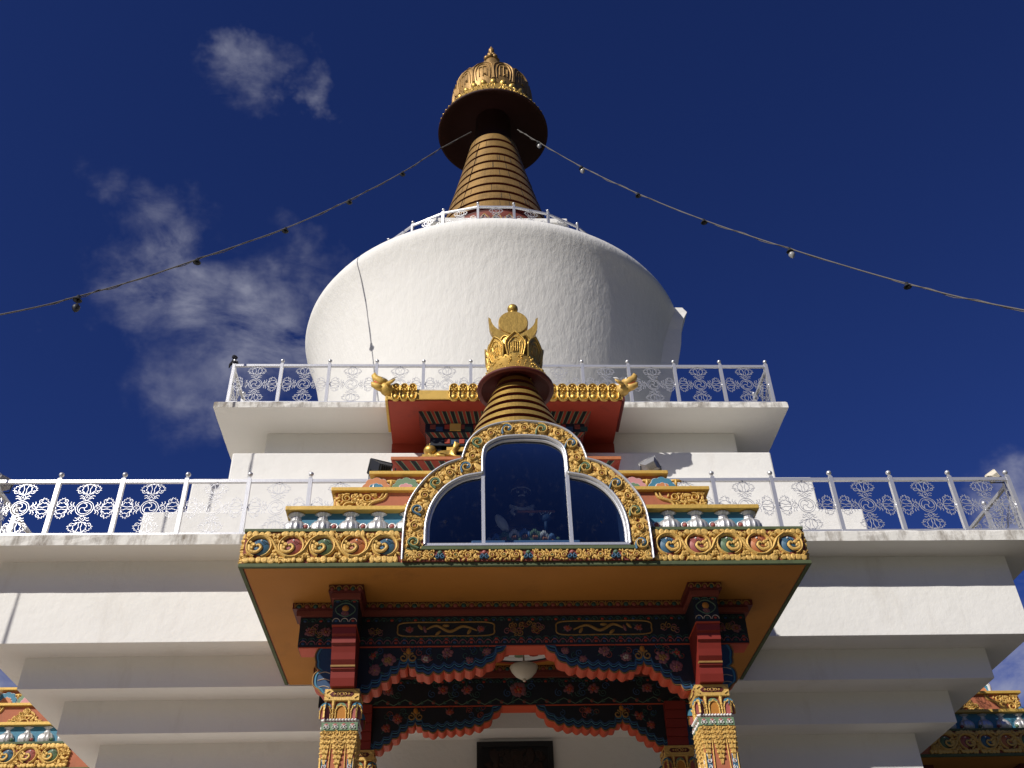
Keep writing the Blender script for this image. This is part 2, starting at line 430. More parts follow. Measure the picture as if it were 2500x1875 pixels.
def straight_rail(parent, xs, y, z, rz, skip_first=False):
    """posts at xs on a line y in the rail's own frame, frame turned by rz"""
    rot = Matrix.Rotation(rz, 3, 'Z')
    for i, x in enumerate(xs):
        if i == 0 and skip_first: continue
        post_parts(parent, tuple(rot @ Vector((x, y, z))), rz)
    for i in range(len(xs) - 1):
        w = xs[i + 1] - xs[i]
        if w < .7: continue
        panel_part(parent, w - .06, tuple(rot @ Vector(((xs[i] + xs[i + 1]) / 2, y, z + .505))), rz)
    for z0, z1, nm in ((.965, 1.02, 'handrail'), (.0, .045, 'bottom_rail')):
        mb = MB('silver')
        for i in range(len(xs) - 1): mb.box(xs[i] + .034, xs[i + 1] - .034, y - .026, y + .026, z + z0, z + z1)
        mb.build(nm, parent, (0, 0, 0), (0, 0, rz))

# ------------------------------------------------------------------ ground
g = MB('ground'); g.add([(-160, -140, 0), (160, -140, 0), (160, 180, 0), (-160, 180, 0)], [(0, 1, 2, 3)])
o = g.build('ground'); o['kind'] = 'structure'

g = MB('bounce_paving'); g.add([(-36, -30, .006), (-.4, -30, .006), (-.4, 34, .006), (-36, 34, .006)], [(0, 1, 2, 3)])  # unseen bright sheet, added on the left to bounce light under the soffits
o = g.build('bounce_plaza'); o['kind'] = 'structure'
# lawns beyond the paving and the wooded valley sides (out of the picture, they darken the horizon)
g = MB('lawn')
n_ = 64
for k in range(n_):
    a0, a1 = 2 * PI * k / n_, 2 * PI * (k + 1) / n_
    P_ = lambda r, a: (r * math.cos(a), 12 + r * math.sin(a), .004)
    g.add([P_(34, a0), P_(150, a0), P_(150, a1), P_(34, a1)], [(0, 1, 2, 3)])
o = g.build('lawn'); o['kind'] = 'structure'
g = MB('forest'); rng = random.Random(77); rows = []
for q_, (r_, z_) in enumerate(((130, -2), (240, 26), (380, 70), (520, 112), (640, 140), (800, 150))):
    rows.append([(r_ * math.cos(2 * PI * k / 96), 12 + r_ * math.sin(2 * PI * k / 96), z_ * (1 + (.22 * math.sin(k * .41 + q_) + .13 * math.sin(k * 1.07 + 2 * q_) if q_ else 0))) for k in range(96)])
g.add([p for r_ in rows for p in r_], [(q_ * 96 + k, q_ * 96 + (k + 1) % 96, (q_ + 1) * 96 + (k + 1) % 96, (q_ + 1) * 96 + k) for q_ in range(5) for k in range(96)], 0, True)
o = g.build('hills'); o['kind'] = 'structure'

# ------------------------------------------------------------------ stupa
st = thing('stupa', 'tall white stupa with stepped terraces, bulging dome and gilt ringed spire', 'stupa', (0, YC, 0))
b = MB('plaster')
for w, z0, z1 in ((6.47, 0, 6.69), (6.975, 6.683, 7.195), (7.512, 7.191, 7.689), (8.051, 7.685, 9.04)):
    b.box(-w, w, -w, w, z0, z1)
b.build('base_wall', st, bevel=.007)
def slab(w, z0, z1, nm='terrace_slab'):
    b = MB('slab', 'soffitw')
    n = 60; rng = random.Random(int(w * 100))
    # slightly uneven edge: the slab as a loop of wavering points
    loop = []
    for k in range(4):
        for i in range(n):
            t = -w + 2 * w * i / n
            x, y = ((t, -w), (w, t), (-t, w), (-w, -t))[k]
            loop.append((x, y))
    m = len(loop)
    def ring(z, off, amp, za=0.):
        return [(x * (1 + (off + rng.uniform(-amp, amp)) / w), y * (1 + (off + rng.uniform(-amp, amp)) / w), z + rng.uniform(-za, za)) for x, y in loop]
    rings = [ring(z0, 0, .004, .003), ring(z0 + (z1 - z0) * .45, .0, .008), ring(z1 - .03, -.004, .008, .006), ring(z1, -.035, .006, .006)]
    vs = [p for r_ in rings for p in r_]
    fs = [(q * m + i, q * m + (i + 1) % m, (q + 1) * m + (i + 1) % m, (q + 1) * m + i) for q in range(3) for i in range(m)]
    b.add(vs, fs, 0); b.add(rings[3], [tuple(range(m))], 0); b.add(rings[0], [tuple(range(m - 1, -1, -1))], 1)
    return recalc(b.build(nm, st))
slab(8.599, 9.032, 9.229)
b = MB('plaster')
for w, z0, z1 in ((6.584, 9.22, 10.789), (6.009, 10.78, 11.848), (5.487, 11.84, 12.779), (4.98, 12.77, 13.61)):
    b.box(-w, w, -w, w, z0, z1)
b.build('stepped_wall', st, bevel=.03)
slab(5.92, 13.6025, 13.765)
# dome
prof = [(3.92, 13.76), (4.1, 14.6), (4.33, 15.5), (4.56, 16.5), (4.78, 17.5), (5.0, 18.5), (5.17, 19.05), (5.29, 19.35), (5.355, 19.5), (5.385, 19.62), (5.37, 19.75), (5.31, 19.87), (5.2, 19.98), (5.0, 20.12), (4.7, 20.3), (4.35, 20.5), (4.0, 20.68), (3.6, 20.8), (2.0, 20.86), (0, 20.86)]
b = MB('dome'); b.lathe(prof, 128, 0, cap=False); b.build('dome', st)
# side niche frame on the east flank of the dome, its near cheek facing front
b = MB('plaster')
Zs = [13.78, 15.5, 16.57, 17.71, 18.41, 18.95, 19.31, 19.55, 19.72]
Xo = [3.85, 4.16, 4.42, 4.75, 4.93, 5.03, 5.11, 5.25, 5.14]
vs = []
for q_, (z, xo) in enumerate(zip(Zs, Xo)):
    k = .015 * math.sin(q_ * 2.3)
    vs += [(3.3, -2.22, z), (xo + k, -2.2 - k, z), (xo + k, 1.0, z), (3.7, 1.0, z)]
b.add(vs, [(q_ * 4 + a, q_ * 4 + (a + 1) % 4, (q_ + 1) * 4 + (a + 1) % 4, (q_ + 1) * 4 + a) for q_ in range(8) for a in range(4)] + [(32, 33, 34, 35)], 0)
b.build('side_niche', st, bevel=.01)
# harmika and spire
b = MB('plaster'); b.box(-1.95, 1.95, -1.95, 1.95, 20.8, 23.2); b.box(-2.08, 2.08, -2.08, 2.08, 23.15, 23.35)
b.build('harmika', st, (.1, 0, 0), bevel=.03)
sp = MB('maroon'); SX = .11
Z0, Z1, NR = 23.95, 28.85, 10
def cone(z):
    t = (z - Z0) / (Z1 - Z0); return 1.93 - 1.27 * t + .17 * t * t
dz = (Z1 - Z0) / NR
pr = [(1.80, Z0 - .02)]
for i in range(NR + 1): pr.append((cone(Z0 + i * dz) - .10, Z0 + i * dz))
sp.lathe(pr, 64, 0); sp.lathe([(.80, Z1 - .02), (.66, Z1 + .1), (.60, 30.6)], 48, 'umbr')
spire = sp.build('spire', st, (SX, 0, 0))
for i in range(NR):
    z = Z0 + i * dz; q = MB('goldb', 'maroon')
    a, c = cone(z + .13), cone(z + dz)
    q.lathe([(a - .11, z + .13), (a - .004, z + .13)], 96, 1, smooth=False, cap=False); q.lathe([(a - .004, z + .13), (a, z + .14), (c, z + dz - .012), (c - .012, z + dz), (c - .11, z + dz)], 96, 0, smooth=False, cap=False)
    # sheet seams
    rng = random.Random(i)
    for k in range(11):
        an = rng.uniform(0, 2 * PI); ca, sa = math.cos(an), math.sin(an)
        q.tube([((a - .001) * ca, (a - .001) * sa, z + .15), ((c - .001) * ca, (c - .001) * sa, z + dz - .02)], .008, 4, 'black')
    q.build('ring', spire)
# painted lotus band below the rings
q = MB('darkred', 'goldb', 'dgreen'); q.lathe([(1.70, 23.32), (1.76, 23.4), (1.84, 23.8), (1.82, 23.96)], 64, 'darkred')
def cylmap(r0, slope=0., z0=0., cx=0., cy=0.):
    def f(u, y, v):
        r = r0 + slope * (v - z0) - y; a = u / r0 - PI / 2
        return (cx + r * math.cos(a), cy + r * math.sin(a), v)
    return f
def profmap(r0, prof, cx=0., cy=0.):
    def f(u, y, v):
        r = prof[-1][0]
        for (ra, za), (rb, zb) in zip(prof[:-1], prof[1:]):
            if v <= zb: r = ra + (rb - ra) * max(0, (v - za)) / (zb - za); break
        a = u / r0 - PI / 2; r -= y
        return (cx + r * math.cos(a), cy + r * math.sin(a), v)
    return f
q.map = cylmap(1.82, .1, 23.6)
for k in range(30):
    u = -PI * 1.82 + 2 * PI * 1.82 * k / 30
    q.ribbon([(u - .17, 23.42), (u - .12, 23.66), (u, 23.82), (u + .12, 23.66), (u + .17, 23.42)], .045, .03, 'goldb')
    q.blob(u, 23.54, .08, .13, 0, .03, 'dgreen' if k % 2 else 'darkred', 8)
q.map = None; q.build('lotus_band', spire)
# umbrella
q = MB('umbr', 'goldb', 'goldm')
q.lathe([(.50, 30.5), (1.0, 30.45), (1.5, 30.2), (1.86, 29.76), (1.90, 29.74), (1.93, 29.76), (1.93, 29.82)], 96, 'umbr', cap=False)
q.lathe([(1.93, 29.82), (1.90, 29.88), (1.62, 30.45), (1.46, 30.75), (1.36, 30.9)], 96, 'goldm', cap=False)
rng = random.Random(5)
sl = (1.40 - 1.90) / 1.0
q.map = cylmap(1.65, sl, 30.35)
for k in range(240):
    u = rng.uniform(-PI * 1.65, PI * 1.65); v = rng.uniform(29.93, 30.72)
    q.blob(u, v, rng.uniform(.04, .09), rng.uniform(.03, .05), rng.uniform(0, PI), .05, 'goldm', 7)
for k in range(60): q.blob(-PI * 1.65 + 2 * PI * 1.65 * k / 60, 29.90, .05, .035, 0, .05, 'goldm', 7)
q.map = None; q.build('umbrella', spire)
# crown
q = MB('goldb', 'goldm', 'maroon')
CRP = [(1.25, 30.7), (1.31, 30.9), (1.38, 31.2), (1.42, 31.6), (1.41, 31.9), (1.35, 32.12), (1.22, 32.32), (1.0, 32.5), (.7, 32.62), (.3, 32.7)]
q.lathe(CRP, 96, 'goldb', cap=False)
q.map = profmap(1.37, CRP)
NP = 12; W = 2 * PI * 1.37 / NP
for k in range(NP * 2):
    q.blob(-PI * 1.37 + W * .5 * k, 30.98, .125, .14, 0, .10, 'goldm', 12)
for k in range(NP):
    u = -PI * 1.37 + W * (k + .5)
    o_ = [(u - W * .46, 31.16), (u - W * .48, 31.65), (u - W * .42, 31.95), (u - W * .22, 32.14), (u, 32.24), (u + W * .22, 32.14), (u + W * .42, 31.95), (u + W * .48, 31.65), (u + W * .46, 31.16)]
    q.ribbon(bez(o_, 3), .05, .05, 'goldb')
    q.ribbon(bez([(u - W * .33, 31.2), (u - W * .35, 31.6), (u - W * .22, 31.92), (u, 32.03), (u + W * .22, 31.92), (u + W * .35, 31.6), (u + W * .33, 31.2)], 3), .03, .035, 'goldb')
    for a, c in (((-.13, 31.32), (-.13, 31.8)), ((0., 31.32), (0., 31.86)), ((.13, 31.32), (.13, 31.7)), ((-.16, 31.8), (.12, 31.82))):
        q.ribbon([(u + a[0], a[1]), (u + c[0], c[1])], .035, .035, 'goldb')
    q.spiral(u + .08, 31.4, .06, .02, 0, 1.2, .025, .03, 'goldb', 10)
q.map = None; q.build('crown', spire)
q = MB('goldb', 'plaster')
q.lathe([(.34, 32.6), (.33, 33.5), (.30, 33.9), (.24, 34.05)], 32, 'goldb')
for k in range(7):
    a = 2 * PI * k / 7; q.sphere((.2 * math.cos(a), .2 * math.sin(a), 34.2), .115, 'goldb', 8)
for k in range(5):
    a = 2 * PI * k / 5 + .3; q.sphere((.12 * math.cos(a), .12 * math.sin(a), 34.4), .10, 'goldb', 8)
q.lathe([(.12, 34.4), (.10, 34.55), (.06, 34.62), (.07, 34.68), (.115, 34.76), (.105, 34.86), (.06, 34.92), (.055, 34.98), (.03, 35.06), (0, 35.08)], 20, 'goldb')
q.build('finial', spire)
# dark carved panel at the back of the porch
q = MB('black', 'maroon', 'dkwood', 'dgreen')
yw = -6.47
q.box(-.60, .60, yw - .05, yw - .003, 4.0, 6.62, 'black')
for x0, x1, z0, z1 in ((-.60, -.52, 4.0, 6.62), (.52, .60, 4.0, 6.62), (-.52, .52, 6.54, 6.62)): q.box(x0, x1, yw - .09, yw - .051, z0, z1, 'black')
q.map = lambda u, y, v: (u, yw - .05 + y, v)
fill(q, lambda u, v, r: abs(u) < .48 - r and 4 < v < 6.5 - r, (-.5, .5, 5.4, 6.5), [], (.11, .08, .05), .03, 'dkwood', random.Random(2))
q.map = None
q.build('carved_panel', st)

# ------------------------------------------------------------------ railings
XL = [-8.30, -7.305, -6.295, -5.285, -4.285, -3.30, -2.32, -1.34, -.45, .45, 1.34, 2.32, 3.30, 4.285, 5.285, 6.295, 7.305, 8.30]
rl = thing('terrace_railing', 'long silver railing with crossed vajra panels on the lower terrace edge', 'railing', (0, YC, 0), 0, 'silver vajra railings')
straight_rail(rl, XL, -8.51, 9.229, 0)
XS = [-8.51, -7.5, -6.5, -5.5, -4.5, -3.5, -2.5]
# west flank: frame turned -90 deg, its x runs from back to front
straight_rail(rl, [-x for x in reversed(XS)][:-1] + [8.30], -8.36, 9.229, R(-90))
straight_rail(rl, [-8.30] + XS[1:], -8.36, 9.229, R(90))
ru = thing('terrace_railing', 'silver railing with crossed vajra panels round the upper terrace beneath the dome', 'railing', (0, YC, 0), 0, 'silver vajra railings')
XU = [-5.675, -4.675, -3.675, -2.68, -1.69, -.69, .69, 1.69, 2.68, 3.675, 4.675, 5.675]
straight_rail(ru, XU, -5.82, 13.765, 0)
US = [-5.675, -4.675, -3.675, -2.68, -1.69]
straight_rail(ru, [-x for x in reversed(US)], -5.70, 13.765, R(-90))
straight_rail(ru, US, -5.70, 13.765, R(90))
rd = thing('dome_railing', 'round silver railing of vajra panels on top of the dome around the spire', 'railing', (0, YC, 20.66), 0, 'silver vajra railings')
ND = 25; RD = 3.9
for k in range(ND):
    a = 2 * PI * (k + .5) / ND - PI / 2; a2 = 2 * PI * (k + 1) / ND - PI / 2
    post_parts(rd, (RD * math.cos(a), RD * math.sin(a), .2), a + PI / 2)
    ch = 2 * RD * math.sin(PI / ND); rm = RD * math.cos(PI / ND)
    panel_part(rd, ch - .06, (rm * math.cos(a2), rm * math.sin(a2), .2 + .505), a2 + PI / 2)
mb = MB('silver')
for z in (.2, 1.165):
    mb.tube([(RD * math.cos(2 * PI * (k + .5) / ND - PI / 2), RD * math.sin(2 * PI * (k + .5) / ND - PI / 2), z + .025) for k in range(ND)], .036, 4, 0, False, closed=True)
mb.build('handrail', rd)

# ------------------------------------------------------------------ porch (front at local y = 0)
OUT = [(1.54, 7.245), (1.535, 7.72), (1.497, 8.01), (1.38, 8.26), (1.206, 8.485), (1.0, 8.636), (.815, 8.70), (.80, 8.78), (.73, 8.98), (.575, 9.155), (.33, 9.265), (0, 9.305)]
INN = [(1.268, 7.455), (1.262, 7.77), (1.187, 8.05), (1.03, 8.28), (.82, 8.42), (.62, 8.472), (.55, 8.482), (.545, 8.78), (.49, 8.93), (.32, 9.035), (.16, 9.062), (0, 9.07)]
def arc_dense(p, corner):
    a = bez(p[:corner + 1], 5); c = bez(p[corner:], 5)
    return a + c[1:]
OUTD = arc_dense(OUT, 6); INND = arc_dense(INN, 6)
OUTF = [(-x, z) for x, z in OUTD] + [(x, z) for x, z in reversed(OUTD[:-1])]
INNF = [(-x, z) for x, z in INND] + [(x, z) for x, z in reversed(INND[:-1])]
def inside_poly(poly, u, v):
    c = False; n = len(poly); j = n - 1
    for i in range(n):
        a, b_ = poly[i], poly[j]
        if (a[1] > v) != (b_[1] > v) and u < (b_[0] - a[0]) * (v - a[1]) / (b_[1] - a[1] + 1e-12) + a[0]: c = not c
        j = i
    return c
def dist_poly(poly, u, v):
    d = 9
    for i in range(len(poly) - 1):
        a, b_ = poly[i], poly[i + 1]; dx, dz = b_[0] - a[0], b_[1] - a[1]
        t = max(0, min(1, ((u - a[0]) * dx + (v - a[1]) * dz) / (dx * dx + dz * dz + 1e-12)))
        d = min(d, math.hypot(u - a[0] - t * dx, v - a[1] - t * dz))
    return d

def front_map(u, y, v): return (u, y, v)
def side_map(x, sgn, yc=0.):
    # lateral face at x = sgn*X; u runs along y
    return lambda u, y, v: (sgn * (x - y), u, v)

porch = thing('entrance_porch', 'ornate gilded front porch with glazed cloverleaf window and painted columns', 'porch', (0, PF, 0), 0, 'carved entrance porches')
# -- roof slab with a well for the glass case
b = MB('terra')
VB = 2.3
b.box(-3.47, -1.3, .012, 3.36, 7.205, 7.69); b.box(1.3, 3.47, .012, 3.36, 7.205, 7.69)
b.box(-1.3, 1.3, .012, VB, 7.205, 7.445); b.box(-1.3, 1.3, VB, 3.36, 7.205, 7.69)
b.box(-3.47, 3.47, 3.36, 3.85, 7.205, 7.68)
b.build('roof_slab', porch)
b = MB('ochre', 'green')
b.box(-3.44, 3.44, .03, 3.85, 7.192, 7.2, 'ochre')
b.build('ceiling', porch)
b = MB('green')
b.box(-3.51, 3.51, -.025, .02, 7.188, 7.238); b.box(-3.51, -3.46, .02, 3.85, 7.188, 7.238); b.box(3.46, 3.51, .02, 3.85, 7.188, 7.238)
for sg in (-1, 1):
    x0, x1 = sorted((sg * 1.56, sg * 3.50)); b.box(x0, x1, -.02, .4, 7.672, 7.715)
    x0, x1 = sorted((sg * 3.50, sg * 3.0)); b.box(x0, x1, .4, 3.36, 7.672, 7.715)
b.build('cornice_strip', porch, bevel=.006)
# -- carved fascia, front left/right and flanks
def fascia(name, mp, us, cols, u0, u1, seed):
    q = MB('darkred', 'gold'); q.map = mp
    q.add([(u0, .0, 7.238), (u1, .0, 7.238), (u1, .0, 7.672), (u0, .0, 7.672)], [(0, 1, 2, 3)], 'darkred')
    scroll_panel(q, us, 7.242, 7.668, cols, .05, u0, u1, seed)
    return q.build(name, porch)
cl = ['cblue', 'cred', 'cgreen', 'corange', 'cblue']
fascia('carved_fascia', lambda u, y, v: (u, y, v), [-3.29, -2.90, -2.52, -2.13, -1.76], cl, -3.48, -1.57, 11)
fascia('carved_fascia', lambda u, y, v: (-u, y, v), [-3.29, -2.90, -2.52, -2.13, -1.76], ['cblue', 'corange', 'cgreen', 'cred', 'cblue'], -3.48, -1.57, 12)
us = [.22 + .40 * k for k in range(8)]
for sg in (-1, 1):
    fascia('carved_fascia', side_map(3.48, sg), us, [['corange', 'cblue', 'cred', 'cgreen'][k % 4] for k in range(8)], .0, 3.36, 20 + sg)
# -- tiers
def tier_boxes(mb, w, yf, z0, z1, yb, m, steps=((1.42, 0),)):
    # steps: (inner half width, lowest z) pieces that close up to the window vault
    xo = w
    for xi, zl in steps:
        mb.box(-xo, -xi, yf, yb, max(z0, zl), z1, m); mb.box(xi, xo, yf, yb, max(z0, zl), z1, m); xo = xi
    mb.box(-xo, xo, VB, yb, z0, z1, m)
def lip(parent, w, yf, z0, z1, yb, m='goldd', o=.045, xi=1.40):
    for sg in (-1, 1):
        mb = MB(m)
        P = [(sg * xi, yf - o), (sg * (w + o), yf - o), (sg * (w + o), yb), (sg * (w - .25), yb), (sg * (w - .25), yf + .25), (sg * xi, yf + .25)]
        mb.prism(P, z0, z1, m, 'z'); recalc(mb.build('ledge', parent, bevel=.008))
T1 = (3.03, .36, 7.68, 8.22, 3.36); T2 = (2.56, .77, 8.20, 8.77, 3.36); T3 = (2.10, 1.13, 8.75, 9.26, 2.81)
b = MB('blue'); tier_boxes(b, T1[0] - .03, T1[1] + .03, T1[2], T1[3] - .01, T1[4], 'blue'); t1 = b.build('baluster_tier', porch)
lip(t1, T1[0], T1[1], 8.16, 8.222, T1[4], o=.07)
vase = MB('silverv')
vase.lathe([(.085, .0), (.095, .03), (.07, .05), (.10, .085), (.14, .13), (.158, .19), (.155, .24), (.135, .285), (.10, .315), (.066, .33)], 48, 0, lobes=14, lamp=.20)
vase.lathe([(.062, .315), (.082, .325), (.086, .338), (.064, .347), (.078, .357), (.078, .367), (.062, .375), (.08, .40), (.108, .42), (.112, .432), (.08, .442)], 48, 0, lobes=18, lamp=.12)
vp = None
spots = [(sg * x, T1[1] + .07) for sg in (-1, 1) for x in (2.96, 2.62, 2.26, 1.90, 1.53)]
spots += [(sg * 2.94, T1[1] + .07 + .37 * k) for sg in (-1, 1) for k in range(1, 8)]
for x, y in spots:
    if vp is None: vp = vase.build('silver_vase', t1, (x, y, 7.715))
    else: dup_part(vp, t1, location=(x, y, 7.715))
q = MB('cred', 'silverv', 'cgreen')
for sg in (-1, 1):
    for k, x in enumerate((2.82, 2.455, 2.085, 1.715)):
        q.sphere((sg * x, T1[1] - .02, 7.93), .036, 'cred', 8); q.tube([(sg * x + .044 * math.cos(a), T1[1] - .03, 7.93 + .044 * math.sin(a)) for a in [2 * PI * i / 10 for i in range(10)]], .012, 4, 'silverv', closed=True)
    for k in range(7): q.sphere((sg * 3.03, T1[1] + .185 + .37 * k, 7.90), .038, 'cred' if k % 2 else 'cgreen', 8)
q.build('bead', t1)
# tier 2: terracotta with gold corner fans and jewelled lens
b = MB('terra'); tier_boxes(b, T2[0] - .02, T2[1] + .02, T2[2], T2[3] - .01, T2[4], 'terra', ((1.32, 0), (.95, 8.50))); t2 = b.build('jewel_tier', porch)
lip(t2, T2[0], T2[1], 8.715, 8.772, T2[4], xi=.88)
def jewel_panel(mp, ue, seed, length):
    """panel from its outer end (u=0) inwards over 'length'"""
    q = MB('gold'); q.map = mp; z0, z1 = 8.235, 8.70; rng = random.Random(seed)
    k = 0; u = 0.
    edge = bez([(.70, z1), (.65, z1 - .09), (.50, z1 - .15), (.43, z1 - .25), (.30, z1 - .33), (.19, z0)], 5)
    q.ribbon(edge, .035, .03, 'gold'); q.ribbon([(a - .05, c) for a, c in edge], .025, .03, 'gold')
    def ins(a, c, r): return .01 + r < a < .14 + (c - z0) / (z1 - z0) * .46 - r * .6 and z0 + r * .7 < c < z1 - r * .7
    occ = []
    q.blob(.03, z0 + .13, .07, .10, 0, .06, 'cblue', 12); occ.append((.03, z0 + .13, .08))
    for a, c, r, d in ((.20, z0 + .22, .10, 1), (.44, z1 - .085, .07, -1), (.16, z1 - .085, .07, 1)):
        q.spiral(a, c, r, .015, d, d * 1.6, r * .36, .04, 'gold', 22); occ.append((a, c, r * .95))
    fill(q, ins, (0, .85, z0, z1), occ, (.05, .035, .024), .04, 'gold', rng)
    # lens
    c0 = 1.18; half = .46
    if length > 1.2:
        def ins2(a, c, r):
            t = (a - c0) / half
            return abs(t) < 1 and a < 1.5 and c - z0 < .40 * (1 - abs(t)) + .05 and c > z0 + r * .5 and c < z1 - r * .5
        occ = []
        for a, m_, r in ((c0 - .20, 'cgreen', .05), (c0 + .0, 'cred', .07)):
            q.blob(a, z0 + .13, r * .72, r * .72, 0, .055, m_, 10); q.spiral(a, z0 + .13, r * 1.25, r * 1.2, 0, 1, r * .5, .045, 'gold', 16); occ.append((a, z0 + .13, r * 1.5))
        fill(q, ins2, (c0 - half, c0 + half, z0, z1), occ, (.04, .028, .02), .04, 'gold', rng)
    q.map = None; q.build('gold_relief', t2)
jewel_panel(lambda u, y, v: (-(T2[0] - .01) + u, T2[1] + .02 + y, v), 0, 31, 1.6)
jewel_panel(lambda u, y, v: ((T2[0] - .01) - u, T2[1] + .02 + y, v), 0, 32, 1.6)
for sg in (-1, 1): jewel_panel((lambda sg: lambda u, y, v: (sg * (T2[0] - .02 - y), T2[1] + .02 + u, v))(sg), 0, 33 + sg, 2.2)
# tier 3: lotus petals
b = MB('terra'); tier_boxes(b, T3[0] - .03, T3[1] + .03, T3[2], T3[3] - .01, T3[4], 'terra', ((.67, 0), (.42, 9.09))); t3 = b.build('lotus_tier', porch)
lip(t3, T3[0], T3[1], 9.205, 9.262, T3[4], xi=.45)
def scallop(c, z, w, h, n=5):
    pts = [(c - w, z)]
    for k in range(n):
        t0 = PI - PI * k / n; t1 = PI - PI * (k + 1) / n
        for j in range(1, 5):
            t = t0 + (t1 - t0) * j / 4; bu = 1 + .10 * math.sin(PI * j / 4)
            pts.append((c + w * math.cos(t) * bu, z + h * (max(0, math.sin(t)) ** .7) * bu))
    pts.append((c + w, z)); return pts
PC = {5: ('porange', 'blue'), 4: ('pgreen', 'pink'), 3: ('mauve', 'pgreen'), 2: ('porange', 'blue'), 1: ('pgreen', 'pink')}
def petals(mp, us, cols):
    q = MB('gold'); q.map = mp; z = 8.89
    for u, (a, c) in zip(us, cols):
        q.poly(scallop(u, z, .202, .27), .03, 'white', 0.)
        q.poly(scallop(u, z, .192, .26), .012, a, .03)
        q.poly(scallop(u, z, .125, .165), .012, 'white', .042)
        q.poly(scallop(u, z, .117, .157), .01, c, .054)
        uu = u + .21
        q.blob(uu, 9.12, .10, .028, 0, .035, 'gold', 8); q.blob(uu, 9.09, .025, .07, 0, .045, 'gold', 8); q.blob(uu - .21 + .42, 9.0, .02, .05, 0, .03, 'gold', 6)
    q.map = None; q.build('lotus_petal', t3)
lu = [-1.96, -1.62, -1.20, -.78]
petals(lambda u, y, v: (u, T3[1] + .03 + y, v), [-2.04, -1.62, -1.20, -.78], [PC[5], PC[4], PC[3], PC[2]])
petals(lambda u, y, v: (u, T3[1] + .03 + y, v), [2.04, 1.62, 1.20, .78], [('blue', 'porange'), ('pink', 'pgreen'), PC[3], PC[2]])
for sg in (-1, 1): petals((lambda sg: lambda u, y, v: (sg * (T3[0] - .03 - y), u, v))(sg), [1.30 + .42 * k for k in range(4)], [('blue', 'porange'), PC[4], PC[3], PC[2]])
# -- vault with the cloverleaf window
q = MB('plaster', 'inner', 'darkred'); n = len(OUTF)
yv0, yv1 = -.05, VB
vs = [(x, yv0, z) for x, z in OUTF] + [(x, yv1, z) for x, z in OUTF]
q.add(vs, [(i, i + 1, i + 1 + n, i + n) for i in range(n - 1)], 'plaster', False)
vs = [(x, yv0, z) for x, z in INNF] + [(x, yv1, z) for x, z in INNF]; k = len(INNF)
q.add(vs, [(i, i + 1, i + 1 + k, i + k) for i in range(k - 1)], 'inner', False)
assert n == k
q.add([(x, yv0, z) for x, z in OUTF] + [(x, yv0, z) for x, z in INNF], [(i, i + 1, i + 1 + n, i + n) for i in range(n - 1)], 'darkred')
vault = q.build('window_bay', porch)
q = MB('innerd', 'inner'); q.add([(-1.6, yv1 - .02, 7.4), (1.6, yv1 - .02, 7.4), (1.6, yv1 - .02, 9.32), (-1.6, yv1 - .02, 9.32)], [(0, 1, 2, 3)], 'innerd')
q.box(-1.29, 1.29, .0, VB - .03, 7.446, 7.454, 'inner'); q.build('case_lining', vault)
# gold scroll band round the window
q = MB('gold'); q.map = lambda u, y, v: (u, yv0 + y, v)
mid = [((a[0] + c[0]) / 2, (a[1] + c[1]) / 2) for a, c in zip(OUTF, INNF)]
L_ = [0]
for i in range(1, len(mid)): L_.append(L_[-1] + math.dist(mid[i], mid[i - 1]))
tot = L_[-1]; NE = 23; occ = []
ring_pts = OUTF + list(reversed(INNF))
for e in range(NE):
    s_ = tot * (e + .55) / NE
    i = max(j for j in range(len(L_)) if L_[j] <= s_); i = min(i, len(mid) - 2)
    t = (s_ - L_[i]) / max(1e-6, L_[i + 1] - L_[i]); u = mid[i][0] + (mid[i + 1][0] - mid[i][0]) * t; v = mid[i][1] + (mid[i + 1][1] - mid[i][1]) * t
    an = math.atan2(mid[i + 1][1] - mid[i][1], mid[i + 1][0] - mid[i][0])
    r = .088; dd = 1
    if e % 2 == 0:
        m_ = 'cblue' if (e // 2) % 2 else 'cgreen'
        q.blob(u, v, r * 1.12, r * 1.05, an, .026, 'gold', 12, flat=True)
        pts = bez([(u - r * .75 * math.cos(an) - r * .7 * math.sin(an) * -1, v - r * .95), (u - r * .75, v - r * .1), (u - r * .2, v + r * .62), (u + r * .5, v + r * .42), (u + r * .5, v - r * .15), (u + r * .05, v - r * .2)], 5)
        kk = len(pts); q.ribbon(pts, [r * (.30 + .25 * i_ / kk) for i_ in range(kk)], .03, m_, base=.028)
        q.spiral(u, v, r * 1.0, r * .2, an + 2.2, -1.35, r * .3, .03, 'gold', 20, base=.03)
        q.blob(u + r * .28, v + r * .2, r * .16, r * .14, 0, .03, 'white' if e % 4 else m_, 6, base=.045)
    else:
        q.blob(u, v, r * 1.0, r * 1.0, 0, .026, 'gold', 11, flat=True)
        for k_ in range(5): q.blob(u + r * .86 * math.cos(k_ * 1.2566 + an), v + r * .86 * math.sin(k_ * 1.2566 + an), r * .48, r * .40, k_, .034, 'gold', 8, flat=True)
        q.spiral(u, v, r * .72, r * .12, an, 1.9, r * .22, .028, 'gold', 26, base=.028)
        q.blob(u, v, r * .22, r * .22, 0, .03, 'cred', 7, base=.02)
    occ.append((u, v, r * .98))
def ins_ring(u, v, r): return inside_poly(ring_pts, u, v) and dist_poly(OUTF, u, v) > r * .8 + .012 and dist_poly(INNF, u, v) > r * .8 + .02
fill(q, ins_ring, (-1.54, 1.54, 7.25, 9.3), occ, (.062, .048, .036, .026, .018), .036, 'gold', random.Random(8), .72)
q.map = None; q.build('scroll_band', vault)
q = MB('silver'); q.map = lambda u, y, v: (u, yv0 + y, v)
